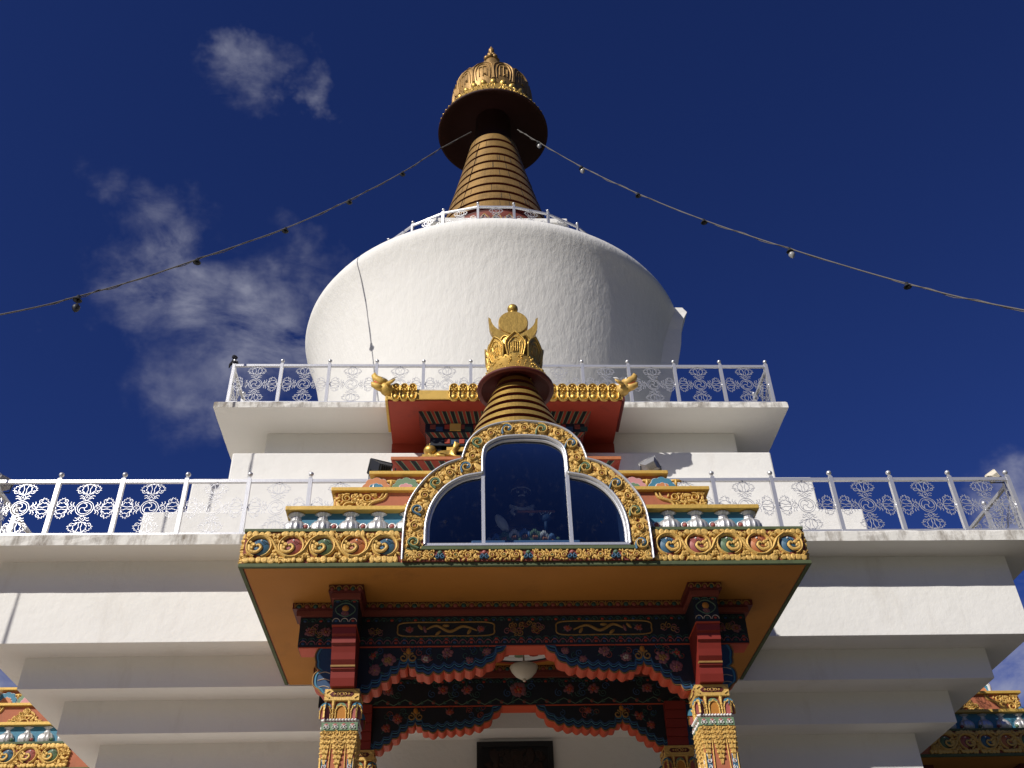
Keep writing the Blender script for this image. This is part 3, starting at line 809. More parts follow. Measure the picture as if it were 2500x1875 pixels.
q.ribbon(OUTF, .034, .05, 'silver'); q.build('outer_trim', vault)
q = MB('silver'); q.map = lambda u, y, v: (u, yv0 + y, v)
q.ribbon(INNF, .045, .045, 'silver')
q.map = None
q.box(-1.27, 1.27, yv0 - .03, yv0 + .03, 7.435, 7.468, 'silver')
for sg in (-1, 1): q.box(sg * .547 - .022, sg * .547 + .022, yv0 - .02, yv0 + .05, 7.466, 8.50, 'silver')
q.map = lambda u, y, v: (u, yv0 + .02 + y, v)
q.ribbon([(x * .972, (z - 7.46) * .972 + 7.46) for x, z in INNF], .035, .03, 'silver')
q.map = None; q.build('window_frame', vault)
q = MB('glass'); pts = [(x * .99, (z - 7.455) * .995 + 7.458) for x, z in INNF]
def pane(x0, x1):
    P = [(x, z) for x, z in pts if x0 - 1e-6 <= x <= x1 + 1e-6]
    vs = [(x, yv0 + .035, z) for x, z in P] + [(x, yv0 + .035, 7.458) for x, z in P]; k = len(P)
    q.add(vs, [(i, i + 1, i + 1 + k, i + k) for i in range(k - 1)], 'glass')
pane(-2, 2); q.build('window_pane', vault)
# sill strips and small carved band below the window
q = MB('green', 'gold', 'darkred'); q.box(-1.5, 1.5, -.075, -.01, 7.385, 7.434, 'green'); q.build('window_sill', vault, bevel=.006)
q = MB('darkred', 'gold'); q.box(-1.53, 1.53, -.05, .0, 7.239, 7.384, 'darkred'); q.map = lambda u, y, v: (u, -.05 + y, v)
occ = []
for x in (-1.08, -.54, 0, .54, 1.08):
    q.blob(x, 7.345, .034, .03, 0, .04, 'cgreen' if abs(x) < .1 or abs(x) > 1 else 'cred', 9)
    for sg in (-1, 1): q.spiral(x + sg * .035, 7.29, .032, .006, PI / 2, sg * 1.2, .02, .035, 'cblue', 12)
    occ.append((x, 7.315, .065))
for i in range(21):
    x = -1.48 + i * .148
    if any(abs(x - a) < .085 for a, c, r in occ): continue
    q.spiral(x, 7.312, .045, .008, i, 1.6, .02, .03, 'gold', 16); q.blob(x, 7.312, .016, .016, 0, .03, 'cred' if i % 2 else 'cgreen', 6); occ.append((x, 7.312, .045))
fill(q, lambda u, v, r: abs(u) < 1.53 - r and 7.242 + r * .7 < v < 7.382 - r * .7, (-1.53, 1.53, 7.24, 7.384), occ, (.03, .022, .016), .032, 'gold', random.Random(6))
q.map = None; q.build('carved_band', vault)

# -- beams, brackets and columns under the roof
BEAM_Y = 1.10
def scal_edge(keys, amp, per):
    """scalloped polyline through key points"""
    out = []
    for a, c in zip(keys[:-1], keys[1:]):
        l = math.dist(a, c); n = max(1, round(l / per)); dx, dz = (c[0] - a[0]), (c[1] - a[1]); nx, nz = dz / l, -dx / l
        for i in range(n):
            for j in range(5):
                t = (i + j / 5) / n; bu = amp * math.sin(PI * j / 5)
                out.append((a[0] + dx * t + nx * bu, a[1] + dz * t + nz * bu))
    out.append(keys[-1]); return out
half = [(2.12, 6.02), (2.05, 6.03), (1.93, 6.09), (1.70, 6.26), (1.49, 6.42), (1.30, 6.28), (1.04, 6.31), (.78, 6.33), (.505, 6.39), (.25, 6.655)]
edge = scal_edge([(-x, z) for x, z in half], .045, .15)
FR = random.Random(55)
def flower(q, u, v, r, m1, m2, base=0.):
    # peony: ragged outer petals, a tighter cup, a bud; two leaves behind
    a0 = FR.uniform(0, 6)
    for k in range(2):
        a = a0 + k * 2.6; q.blob(u + r * 1.05 * math.cos(a), v + r * .95 * math.sin(a), r * .55, r * .20, a, .006, 'dgreen', 7, base, tip=.6)
    n = FR.randint(6, 9)
    for k in range(n):
        a = a0 + 2 * PI * k / n + FR.uniform(-.2, .2); d = FR.uniform(.5, .72)
        q.blob(u + r * d * math.cos(a), v + r * d * .85 * math.sin(a), r * FR.uniform(.3, .46), r * FR.uniform(.26, .4), a, .010, m1 if k % 3 else 'p_mauve', 7, base)
    for k in range(5):
        a = a0 + 2 * PI * k / 5 + FR.uniform(-.3, .3); q.blob(u + r * .30 * math.cos(a), v + r * .26 * math.sin(a) - r * .05, r * FR.uniform(.2, .34), r * FR.uniform(.16, .26), a, .010, m2, 6, base + .008)
    q.blob(u, v - r * .08, r * .16, r * .2, 0, .012, 'p_gold', 6, base + .012)
def scales(q, u0, u1, z, h, per, m, w=.012):
    n = int((u1 - u0) / per)
    for i in range(n):
        c = u0 + (i + .5) * (u1 - u0) / n; a = per * .46
        q.ribbon([(c + a * math.cos(t), z + h * math.sin(t)) for t in [PI - PI * j / 6 for j in range(7)]], w, .008, m)
        q.blob(c, z + h * .35, a * .5, h * .35, 0, .007, ('royal', 'dgreen', 'red')[i % 3], 6)
def beam_assembly(yf, front):
    bm_ = MB('navy', 'orange', 'darkred')
    bm_.box(-2.89, 2.89, yf, yf + .30, 6.64, 7.10, 'navy'); bm_.box(-2.88, 2.88, yf + .004, yf + .296, 6.625, 6.641, 'orange')
    be = bm_.build('painted_beam', porch)
    q = MB('darkred', 'p_gold', 'dgreen')
    q.box(-2.94, 2.94, yf - .05, yf + .33, 7.04, 7.11, 'darkred'); q.box(-2.99, 2.99, yf - .11, yf + .36, 7.11, 7.188, 'maroon')
    q.map = lambda u, y, v: (u, yf - .11 + y, v)
    n = 56
    for i in range(n):
        c = -2.96 + 5.92 * (i + .5) / n; q.blob(c, 7.14, .034, .03, 0, .02, ('dgreen', 'darkred')[i % 2], 8); q.ribbon([(c + .045 * math.cos(t), 7.125 + .05 * math.sin(t)) for t in [PI * j / 6 for j in range(7)]], .014, .014, 'p_gold'); q.ribbon([(c - .053, 7.115), (c - .053, 7.185)], .014, .012, 'p_gold')
    q.map = None; q.build('cornice', be)
    q = MB('royal'); q.map = lambda u, y, v: (u, yf + y, v)
    scales(q, -2.88, 2.88, 6.97, .05, .10, 'dgreen'); 
    if front:
        scales(q, -2.88, 2.88, 6.665, .055, .105, 'p_mauve')
        scales(q, -2.88, 2.88, 6.715, .045, .105, 'dgreen')
        for sg in (-1, 1):
            c = sg * 1.02
            o_ = bez([(c - .62, 6.86), (c - .55, 6.95), (c, 6.955), (c + .55, 6.95), (c + .62, 6.86), (c + .55, 6.775), (c, 6.77), (c - .55, 6.775), (c - .62, 6.86)], 6)
            q.ribbon(o_, .02, .01, 'p_gold')
            q.ribbon(bez([(c - .4 * sg, 6.84), (c - .22 * sg, 6.90), (c - .05 * sg, 6.83), (c + .12 * sg, 6.91), (c + .25 * sg, 6.86)], 6), [.02 + .02 * math.sin(i / 24 * PI) for i in range(25)], .016, 'p_gold')
            for dx, dz in ((.27, .0), (.33, .03), (-.3, -.03), (0, .05), (.1, -.05)): q.blob(c + dx * sg, 6.86 + dz, .05, .022, dx * 7, .014, 'p_gold' if dz else 'p_mauve', 7)
            for dx in (-.47, .45): flower(q, c + dx, 6.86, .055, 'p_mauve', 'red')
            for dx, mm in ((-.86, 'darkred'), (.86, 'darkred'), (1.62 * sg - 0 * sg, 'darkred')):
                for k in range(6): q.spiral(c + dx + random.uniform(-.1, .1), 6.86 + random.uniform(-.06, .06), .045, .01, k, 1.3, .014, .01, 'p_mauve' if k % 2 else 'p_gold', 10)
        for k in range(14): q.spiral(random.uniform(-.18, .18), 6.86 + random.uniform(-.07, .07), .04, .01, k, 1.3, .014, .01, 'darkred' if k % 2 else 'p_gold', 10)
        for x in (-2.55, 2.55, -2.75, 2.75): flower(q, x, 6.84, .07, 'p_mauve', 'darkred')
    else:
        for z in (7.06, 6.69):
            n = 34
            q.ribbon([(-2.8 + 5.6 * i / n, z + (.045 if i % 2 else -.04)) for i in range(n + 1)], .014, .01, 'p_green')
            for i in range(n): q.blob(-2.8 + 5.6 * (i + .5) / n, z, .03, .03, 0, .008, 'darkred' if i % 2 else 'dgreen', 6)
        for x in (-1.9, -1.1, -.75, 0, .75, 1.1, 1.9):
            flower(q, x, 6.87, .13 if x == 0 else .085, 'p_mauve' if x == 0 else 'p_mauve', 'red')
            for k in range(4): q.spiral(x + .2 * math.cos(k * 1.7 + .4), 6.87 + .09 * math.sin(k * 1.7 + .4), .06, .012, k, 1.4, .016, .01, 'dgreen' if k % 2 else 'royal', 12)
    q.map = None; q.build('beam_painting', be)
    # scalloped bracket boards
    for sg in (-1, 1):
        q = MB('navy', 'orange')
        E_ = [(sg * -x, z) for x, z in edge]      # for sg=-1 keeps left
        poly = E_ + [(sg * .25, 6.66), (sg * 2.08, 6.66)]
        # front face as fan strips between edge and top line
        n = len(E_)
        top = [(x, 6.65) for x, z in E_]
        y0, y1 = yf + .012, yf + .28
        vs = [(x, y0, z) for x, z in E_] + [(x, y0, z) for x, z in top]
        q.add(vs, [(i, i + 1, i + 1 + n, i + n) for i in range(n - 1)], 'navy')
        vs2 = [(x, y1, z) for x, z in E_] + [(x, y1, z) for x, z in top]
        q.add(vs2, [(i, i + 1, i + 1 + n, i + n) for i in range(n - 1)], 'navy')
        q.add([(x, y0, z) for x, z in E_] + [(x, y1, z) for x, z in E_], [(i, i + 1, i + 1 + n, i + n) for i in range(n - 1)], 'orange')
        br = recalc(q.build('scalloped_bracket', porch))
        q = MB('royal'); q.map = lambda u, y, v: (u, y0 + y, v)
        for off, m_, w in ((.012, 'p_gold', .012), (.045, 'royal', .034), (.085, 'blue', .012), (.115, 'royal', .022)):
            q.ribbon([(x, min(6.63, z + off)) for x, z in E_], w, .009, m_)
        for x, z, r, a, c in ((1.74, 6.46, .10, 'p_pink', 'p_gold'), (1.90, 6.33, .09, 'p_mauve', 'p_pink'), (1.27, 6.47, .07, 'p_mauve', 'p_white'), (1.0, 6.55, .075, 'p_pink', 'p_mauve'), (.72, 6.45, .055, 'p_mauve', 'p_pink'), (.50, 6.56, .06, 'p_mauve', 'p_pink'), (1.93, 6.52, .07, 'dgreen', 'red')):
            if front or r > .07: flower(q, sg * x, z, r * (1 if front else .8), a if front else 'darkred', c if front else 'red', .008)
        for k, x in enumerate((1.49,)):
            for d in (-1, 1): q.spiral(sg * x + d * .06, 6.49, .06, .012, PI / 2, d * 1.3, .03, .016, 'p_gold', 14)
            q.blob(sg * x, 6.57, .035, .05, 0, .016, 'ochre', 8)
        for k in range(16):
            q.spiral(sg * random.uniform(.5, 2.0), random.uniform(6.48, 6.62), .05, .01, k, random.choice((-1.3, 1.3)), .014, .008, random.choice(('dgreen', 'royal', 'darkred')), 10)
        q.map = None; q.build('bracket_painting', br)
        # outer wing of the bracket beyond the column
        wing = scal_edge([(2.44, 6.03), (2.58, 6.10), (2.66, 6.22), (2.58, 6.34), (2.64, 6.45), (2.62, 6.63)], .03, .2)
        q = MB('royal', 'orange'); W_ = [(sg * x, z) for x, z in wing] + [(sg * 2.40, 6.63), (sg * 2.40, 6.03)]
        q.prism(W_, yf + .02, yf + .27, 'royal', 'y', 'orange')
        q.map = lambda u, y, v: (u, yf + .02 + y, v)
        q.ribbon([(sg * x, z) for x, z in wing], .02, .01, 'p_gold'); q.ribbon([(sg * (x - .035), z) for x, z in wing], .025, .009, 'blue')
        for k in range(3): q.ribbon(bez([(sg * 2.45, 6.12 + .09 * k), (sg * 2.52, 6.14 + .09 * k), (sg * 2.6, 6.12 + .09 * k)], 4), .012, .008, 'p_white')
        q.map = None; recalc(q.build('bracket_wing', porch))
    return be
beam_assembly(BEAM_Y, True); beam_assembly(3.30 - .02, False)
# transverse bracket heads above each front column
def bracket_head(x):
    q = MB('darkred', 'orange', 'navy', 'p_gold')
    yb = BEAM_Y
    q.box(x - .215, x + .215, .47, yb - .12, 7.10, 7.188, 'maroon')
    q.box(x - .18, x + .18, .52, yb - .06, 7.035, 7.10, 'darkred')
    q.box(x - .155, x + .155, .58, yb + .01, 6.71, 7.035, 'navy'); q.box(x - .15, x + .15, .585, yb + .01, 6.69, 6.71, 'orange')
    # stepped, rounded red corbel
    prof = [(.60, 6.69), (.60, 6.60), (.64, 6.58), (.64, 6.50), (.67, 6.48), (.70, 6.40), (.72, 6.32), (.76, 6.27), (.76, 6.22), (.79, 6.20), (.80, 6.12), (.83, 6.03), (yb + .02, 6.03), (yb + .02, 6.69)]
    P = [(y, z) for y, z in prof]
    q.prism(P, x - .145, x + .145, 'deepred', 'x')
    q.box(x - .148, x + .148, .745, .80, 6.24, 6.262, 'p_gold')
    q.map = lambda u, y, v: (x + u, .47 + y, v)
    for i in range(5):
        c = -.172 + .086 * i; q.blob(c, 7.135, .026, .03, 0, .02, ('darkred', 'dgreen')[i % 2], 8); q.ribbon([(c + .036 * math.cos(t), 7.12 + .05 * math.sin(t)) for t in [PI * j / 6 for j in range(7)]], .014, .016, 'p_gold')
    q.map = lambda u, y, v: (x + u, .58 + y, v)
    scales(q, -.155, .155, 7.0, .03, .10, 'p_green'); scales(q, -.155, .155, 6.74, .05, .10, 'p_white', .01)
    q.blob(0, 6.92, .045, .045, 0, .02, 'ochre', 10); q.ribbon(bez([(-.10, 6.86), (-.12, 6.92), (-.05, 6.98), (0, 6.99), (.05, 6.98), (.12, 6.92), (.10, 6.86), (0, 6.81), (-.10, 6.86)], 4), .016, .012, 'p_green'); flower(q, 0, 6.85, .05, 'p_mauve', 'p_mauve')
    q.map = None; q.build('bracket_head', porch)
for x in (-2.257, 2.257): bracket_head(x)

def make_column(x, y):
    """carved column, centre at (x, y) in the porch frame"""
    w = .207
    q = MB('terra', 'darkred', 'green')
    q.box(-w + .012, w - .012, -w + .012, w - .012, .12, 5.52, 'terra'); q.box(-.32, .32, -.32, .32, 0, .14, 'green')
    c = q.build('column', porch, (x, y, 0))
    def four(fn):
        for k in range(4):
            a = k * PI / 2; cc, ss = math.cos(a), math.sin(a)
            yield lambda u, yy, v, cc=cc, ss=ss, d=0: (u * cc - (yy - fn) * ss, u * ss + (yy - fn) * cc, v)
    cap = MB('gold', 'maroon', 'terra')
    cap.box(-w, w, -w, w, 5.89, 6.02, 'gold'); cap.box(-w + .03, w - .03, -w + .03, w - .03, 5.66, 5.891, 'darkred')
    for mp in four(w):
        cap.map = mp
        cap.poly([(-.15, 5.955), (-.12, 5.985), (.12, 5.985), (.15, 5.955), (.12, 5.925), (-.12, 5.925)], .004, 'maroon')
        for k, r in ((0, .022), (-1, .015), (1, .015), (-2, .010), (2, .010)): cap.spiral(k * .043, 5.955, r, r, 0, 1, .010, .008, 'gold', 10, base=.004)
        for sx in (-1, 1):
            for sz in (-1, 1): cap.ribbon([(sx * .19, 5.955 + sz * .02), (sx * .15, 5.955 + sz * .045)], .02, .01, 'gold')
    for mp in four(w - .03):
        cap.map = mp
        for cx, m_ in ((0, 'ochre'), (-.185, 'cred'), (.185, 'cred')):
            hw = .062
            cap.poly([(cx + .075 * math.cos(t), 5.77 + .095 * math.sin(t)) for t in [PI * j / 10 for j in range(11)]], .006, 'pgreen' if cx == 0 else 'blue')
            P = [(cx - hw, 5.66)] + [(cx + hw * math.cos(t), 5.74 + .08 * math.sin(t)) for t in [PI - PI * j / 10 for j in range(11)]] + [(cx + hw, 5.66)]
            cap.poly(P, .008, m_, .006); cap.ribbon(P, .018, .022, 'gold', .006)
            for t in range(5): cap.blob(cx + hw * math.cos(PI * t / 4), 5.75 + .08 * math.sin(PI * t / 4), .016, .013, 0, .03, 'gold', 6, .006)
        for cx in (-.095, .095):
            cap.ribbon([(cx, 5.66), (cx, 5.80), (cx, 5.88)], [.022, .022, .06], .03, 'gold')
            for z in (5.72, 5.78): cap.blob(cx, z, .024, .018, 0, .04, 'gold', 7)
        cap.ribbon([(-w, 5.885), (w, 5.885)], .02, .03, 'gold')
    cap.map = None; cap.build('capital', c)
    pl = MB('white', 'mauve'); pl.box(-w + .01, w - .01, -w + .01, w - .01, 5.615, 5.662, 'mauve')
    for mp in four(w - .01):
        pl.map = mp
        for i in range(11): pl.blob(-.185 + .037 * i, 5.645, .0165, .0165, 0, .03, 'white', 8)
    pl.map = None; pl.build('pearl_row', c)
    bd = MB('pgreen', 'cred', 'white'); bd.box(-w - .006, w + .006, -w - .006, w + .006, 5.52, 5.615, 'pgreen')
    for mp in four(w + .006):
        bd.map = mp
        for i in range(4):
            u = -.155 + .103 * i
            bd.blob(u, 5.582, .028, .020, 0, .012, 'cred', 8); bd.spiral(u - .022, 5.555, .026, .006, PI * .6, -1.2, .009, .012, 'white', 10); bd.spiral(u + .022, 5.555, .026, .006, PI * .4, 1.2, .009, .012, 'white', 10)
    bd.map = None; bd.build('cloud_band', c)
    lp = MB('gold', 'white', 'cblue')
    rng = random.Random(4)
    for mp in four(w - .012):
        lp.map = mp
        # framed strips
        for sg in (-1, 1):
            lp.ribbon([(sg * .085, 5.40), (sg * .115, 4.2)], .014, .014, 'gold'); lp.ribbon([(sg * .19, 5.2), (sg * .19, 4.2)], .014, .014, 'gold')
            lp.add([(sg * .12, -.003, 5.2), (sg * .187, -.003, 5.2), (sg * .187, -.003, 4.2), (sg * .12, -.003, 4.2)], [(0, 1, 2, 3)], 'cblue')
            for i in range(13):
                z = 5.18 - i * .075
                lp.spiral(sg * .152, z, .03, .006, i, 1.4 * sg, .012, .012, 'white', 12); lp.blob(sg * .152, z, .012, .012, 0, .014, 'cred' if i % 2 else 'cblue', 6)
        # lappets: centre triangle and two halves
        for cx, hw, zt in ((0, .088, 5.06), (-.15, .06, 5.12), (.15, .06, 5.12)):
            lp.poly([(cx - hw, 5.515), (cx - hw * .98, 5.40), (cx - hw * .55, 5.25), (cx - .012, zt), (cx + .012, zt), (cx + hw * .55, 5.25), (cx + hw * .98, 5.40), (cx + hw, 5.515)], .014, 'gold')
            z = 5.49
            while z > zt + .03:
                t = (z - zt) / (5.51 - zt); ww = hw * (t ** .8)
                n = 2 if ww > .04 else 1
                for k in range(n):
                    u = cx + ((k - .5) * ww * 1.0 if n == 2 else 0); r = max(.012, min(.034, ww * .5))
                    lp.spiral(u, z, r, r * .15, PI / 2 + k, (1 if k else -1) * 1.3, r * .34, .014, 'gold', 12, base=.012)
                for sg in (-1, 1): lp.blob(cx + sg * ww, z, .020, .016, sg * .6, .024, 'gold', 7, flat=True)
                z -= .058
        # pale frond at the foot
        for k in range(-3, 4): lp.ribbon(bez([(0, 4.72), (k * .015, 4.83), (k * .022, 4.93 - abs(k) * .015)], 3), .008, .012, 'white')
        for k in range(18): lp.spiral(rng.uniform(-.07, .07), rng.uniform(4.7, 5.0), .022, .006, k, 1.2, .012, .012, 'cred', 8)
    lp.map = None; lp.build('gold_lappet', c)
    return c
c0 = make_column(-2.257, 1.107)
for x, y in ((2.257, 1.107), (-2.257, 3.46), (2.257, 3.46)): dup_part(c0, porch, location=(x, y, 0))
for x in (-2.257, 2.257):
    q = MB('red', 'darkred')
    for k in range(5): q.box(x - .15, x + .15, 3.27 - .03 * k, 3.46, 6.03 + .12 * k, 6.145 + .12 * k, 'deepred')
    q.build('bracket_head', porch)
# ceiling medallion
q = MB('white', 'red', 'dgreen')
for r0, r1, m_ in ((.80, .86, 'red'), (.745, .80, 'navy'), (.62, .74, 'white'), (.48, .615, 'white'), (.44, .475, 'red'), (0.01, .435, 'dgreen')):
    n = 40; y = 2.25
    q.lathe([(r0, 7.19 - .006), (r1, 7.19 - .006), (r1, 7.19)], n, m_, (0, y, 0), smooth=False, cap=False)
for k in range(16):
    a = 2 * PI * k / 16; q.sphere((.55 * math.cos(a), 2.25 + .55 * math.sin(a), 7.183), .075, 'red' if k % 2 else 'pgreen', 6, (1, 1, .1))
q.build('ceiling_medallion', porch)
# -- small gilt spire on the porch roof
SY = 1.45
q = MB('maroon'); 
q.lathe([(.82, 9.2), (.82, 9.55), (.68, 9.6)], 40, 'maroon', (0, SY, 0))
c2 = lambda z: .60 + (z - 10.28) * (.29 - .60) / (11.05 - 10.28)
pr = [(c2(9.62) - .045, 9.55)] + [(c2(9.65 + .182 * k) - .045, 9.65 + .182 * k) for k in range(9)] + [(.25, 11.2), (.2, 11.5)]
q.lathe(pr, 48, 'maroon', (0, SY, 0))
ps = q.build('gilt_spire', porch)
for k in range(8):
    z = 9.60 + .182 * k; q = MB('goldm', 'maroon')
    q.lathe([(c2(z + .075) - .07, z + .074), (c2(z + .075) - .001, z + .074)], 64, 1, (0, SY, 0), cap=False); q.lathe([(c2(z + .075), z + .077), (c2(z + .182), z + .178), (c2(z + .182) - .07, z + .182)], 64, 0, (0, SY, 0), cap=False, smooth=False); q.build('ring', ps)
q = MB('maroon', 'goldm')
q.lathe([(.27, 11.12), (.50, 11.05), (.535, 10.95)], 64, 'maroon', (0, SY, 0), cap=False)
q.lathe([(.535, 10.95), (.60, 10.945), (.605, 10.985), (.58, 11.0)], 64, 'maroon', (0, SY, 0), cap=False)
q.lathe([(.585, 10.998), (.50, 11.15), (.43, 11.30), (.41, 11.40)], 64, 'goldm', (0, SY, 0), cap=False)
q.map = cylmap(.5, -.42, 11.15, 0, SY); rng = random.Random(9)
for k in range(150): q.blob(rng.uniform(-PI * .5, PI * .5), rng.uniform(11.01, 11.36), rng.uniform(.015, .035), .014, rng.uniform(0, 3), .022, 'goldm', 6)
for k in range(36): q.blob(-PI * .5 + 2 * PI * .5 * k / 36, 11.385, .018, .018, 0, .02, 'goldm', 6)
q.map = None; q.build('umbrella', ps)
q = MB('goldm')
q.lathe([(.36, 11.36), (.38, 11.5), (.30, 11.62), (.1, 11.7)], 40, 0, (0, SY, 0), cap=False)
NPt = 8
for k in range(NPt * 2):
    a = 2 * PI * k / (NPt * 2) - PI / 2; big = k % 2 == 0
    wh = .155 if big else .10; zt = 11.80 if big else 11.76; r0 = .385 if big else .36
    def pm(u, y, v, a=a, r0=r0):
        t = (v - 11.36) / .40; r = r0 + .09 * t - .06 * max(0, t - .6) - y
        return (r * math.cos(a) - u * math.sin(a), SY + r * math.sin(a) + u * math.cos(a), v)
    q.map = pm
    hw = wh
    left = [(-hw * .75, 11.37), (-hw * .95, 11.50), (-hw, 11.60), (-hw * .72, 11.68), (-hw * .45, 11.73), (0, zt)]
    out = bez(left, 4); rgt = [(-x, z) for x, z in reversed(out[:-1])]; P = out + rgt
    nn = len(out)
    vs = [(x, 0, z) for x, z in out] + [(-x, 0, z) for x, z in out]
    q.add(vs, [(i, i + 1, i + 1 + nn, i + nn) for i in range(nn - 1)], 0, True)
    q.add([(x, .02, z) for x, z in out] + [(-x, .02, z) for x, z in out], [(i, i + nn, i + 1 + nn, i + 1) for i in range(nn - 1)], 0, True)
    q.ribbon(P, .028, .025, 0)
    if big:
        q.ribbon([(x * .72, 11.38 + (z - 11.38) * .82) for x, z in P], .016, .018, 0)
        for a_, c_ in (((-.035, 11.44), (-.035, 11.60)), ((.0, 11.44), (.0, 11.62)), ((.035, 11.44), (.035, 11.60)), ((-.05, 11.6), (.05, 11.6))): q.ribbon([a_, c_], .016, .02, 0)
        q.spiral(-.04, 11.5, .03, .01, 0, 1.2, .012, .018, 0, 8); q.blob(0, 11.70, .02, .02, 0, .02, 0, 6)
    else: q.ribbon([(0, 11.4), (0, zt - .03)], .014, .015, 0)
q.map = None; q.build('crown', ps)
q = MB('goldm')
oc = [(.40 * math.cos(t), 12.31 + .42 * math.sin(t)) for t in [PI * 1.02 + PI * .96 * i / 24 for i in range(25)]]
oc[0] = (-.41, 12.46); oc[-1] = (.41, 12.46)
ic = [(.37 * math.cos(t), 12.44 + .33 * math.sin(t)) for t in [PI * 1.98 - PI * .96 * i / 24 for i in range(25)]]
P = [(x, z) for x, z in oc] ; Q = list(reversed(ic))
vs = []
for y in (SY - .05, SY + .05): vs += [(x, y, z) for x, z in P] + [(x, y, z) for x, z in Q]
m_ = 25; fs = []
for i in range(m_ - 1):
    fs += [(i, i + 1, i + 1 + m_, i + m_), (i + 2 * m_, i + 3 * m_, i + 1 + 3 * m_, i + 1 + 2 * m_), (i, i + 2 * m_, i + 1 + 2 * m_, i + 1), (i + m_, i + 1 + m_, i + 1 + 3 * m_, i + 3 * m_)]
q.add(vs, fs, 0); recalc(q.build('crescent', ps))
q = MB('goldm'); q.lathe([(0, -.07), (.235, -.07), (.245, -.06), (.245, .06), (.235, .07), (0, .07)], 48, 0, smooth=False)
q.build('sun_disc', ps, (0, SY, 12.335), (R(90), 0, 0))
q = MB('goldm'); q.lathe([(.05, 12.55), (.06, 12.60)], 16, 0, (0, SY, 0)); q.sphere((0, SY, 12.68), .09, 0, 14); q.build('ball_finial', ps)
# side porches
dup(porch, (PF - YC, YC, 0), R(-90), 'sunlit carved porch on the left side of the stupa', 'carved entrance porches')
dup(porch, (YC - PF, YC, 0), R(90), 'shadowed carved porch on the right side of the stupa', 'carved entrance porches')

# ------------------------------------------------------------------ statue in the glass case
def skin_mesh(name, verts, edges, radii, m, parent=None, sub=2, loc=(0, 0, 0)):
    me = bpy.data.meshes.new(name); me.from_pydata(verts, edges, []); me.materials.append(M[m])
    o = bpy.data.objects.new(name, me); COL.objects.link(o); o.location = loc
    if parent: o.parent = parent
    md = o.modifiers.new('skin', 'SKIN'); md.use_smooth_shade = True
    for v, r in zip(me.skin_vertices[0].data, radii): v.radius = (r, r) if not isinstance(r, tuple) else r
    me.skin_vertices[0].data[0].use_root = True
    s_ = o.modifiers.new('sub', 'SUBSURF'); s_.levels = sub; s_.render_levels = sub
    return o
SB = PF + .75
b = MB('sky_blue'); b.box(-.70, .70, SB - .45, SB + .7, 7.455, 7.715)
tag(b.build('altar_block', bevel=.02), 'light blue altar block behind the window glass', 'altar')
th_ = MB('white', 'pink', 'sky_blue', 'porange', 'pgreen')
TY = SB + .32
th_.lathe([(.50, 7.715), (.56, 7.80), (.56, 7.94), (.53, 7.99), (.0, 8.0)], 48, 'pgreen', (0, TY, 0))
th_.map = cylmap(.555, 0, 0, 0, TY)
rng = random.Random(12)
for k in range(26):
    u = -PI * .555 + 2 * PI * .555 * k / 26
    for j in range(6): th_.blob(u + (j - 2.5) * .022, 7.90 + .07 * (1 - abs(j - 2.5) / 3), .017, .045, 0, .035, ('white', 'sky_blue', 'pgreen')[k % 3], 6)
    for j in range(3): th_.blob(u + (j - 1) * .022, 7.87, .013, .028, 0, .05, 'porange', 6)
th_.map = None
tag(th_.build('lotus_throne'), 'round throne of pastel lotus petals under the dark statue', 'throne')
sx, sy = 0., SB + .28
body = thing('seated_statue', 'dark seated deity statue in brown robe behind the window glass', 'statue', (sx, sy, 7.995)); body.scale = (1.2, 1.2, 1.26)
V = [(0, 0, .12), (0, 0, .25), (0, -.01, .38), (0, -.01, .46), (0, -.03, .52), (0, -.05, .60), (0, -.04, .68),
     (-.15, 0, .42), (-.26, -.04, .30), (-.20, -.2, .24), (-.12, -.26, .25),
     (.15, 0, .42), (.26, -.04, .30), (.22, -.2, .22), (.18, -.27, .22),
     (-.13, -.02, .10), (-.36, -.16, .08), (-.12, -.30, .05), (.02, -.33, .05),
     (.13, -.02, .10), (.36, -.16, .08), (.14, -.26, .08), (-.04, -.28, .09)]
E_ = [(0, 1), (1, 2), (2, 3), (3, 4), (4, 5), (5, 6), (2, 7), (7, 8), (8, 9), (9, 10), (2, 11), (11, 12), (12, 13), (13, 14), (0, 15), (15, 16), (16, 17), (17, 18), (0, 19), (19, 20), (20, 21), (21, 22)]
rad = [.13, .12, .14, .06, .085, .10, .08, .07, .05, .042, .035, .07, .05, .042, .035, .09, .07, .05, .04, .09, .07, .05, .04]
skin_mesh('body', V, E_, rad, 'skin', body, 2)
q = MB('robe', 'gold')
q.lathe([(.30, .0), (.27, .1), (.20, .2), (.17, .3), (.19, .40), (.12, .47)], 28, 'robe', (0, 0, 0), lobes=14, lamp=.06); q.build('robe', body)
q = MB('white')
q.tube(bez([(-.13, -.12, .44), (-.09, -.16, .40), (0, -.17, .375), (.09, -.16, .40), (.13, -.12, .44)], 5), .025, 8, 0); q.tube(bez([(-.09, -.17, .39), (-.12, -.20, .33), (-.09, -.21, .28)], 4), .022, 6, 0); q.tube(bez([(.09, -.17, .39), (.12, -.20, .33), (.09, -.21, .28)], 4), .022, 6, 0)
q.build('scarf', body)
q = MB('robe', 'red'); q.lathe([(.115, .655), (.12, .68), (.11, .72), (.075, .79), (.02, .84), (0, .845)], 20, 'robe', (0, -.04, 0)); q.tube([(.118 * math.cos(a), -.04 + .118 * math.sin(a), .665) for a in [2 * PI * i / 20 for i in range(20)]], .007, 6, 'white', closed=True); q.build('hat', body)
q = MB('white', 'black')
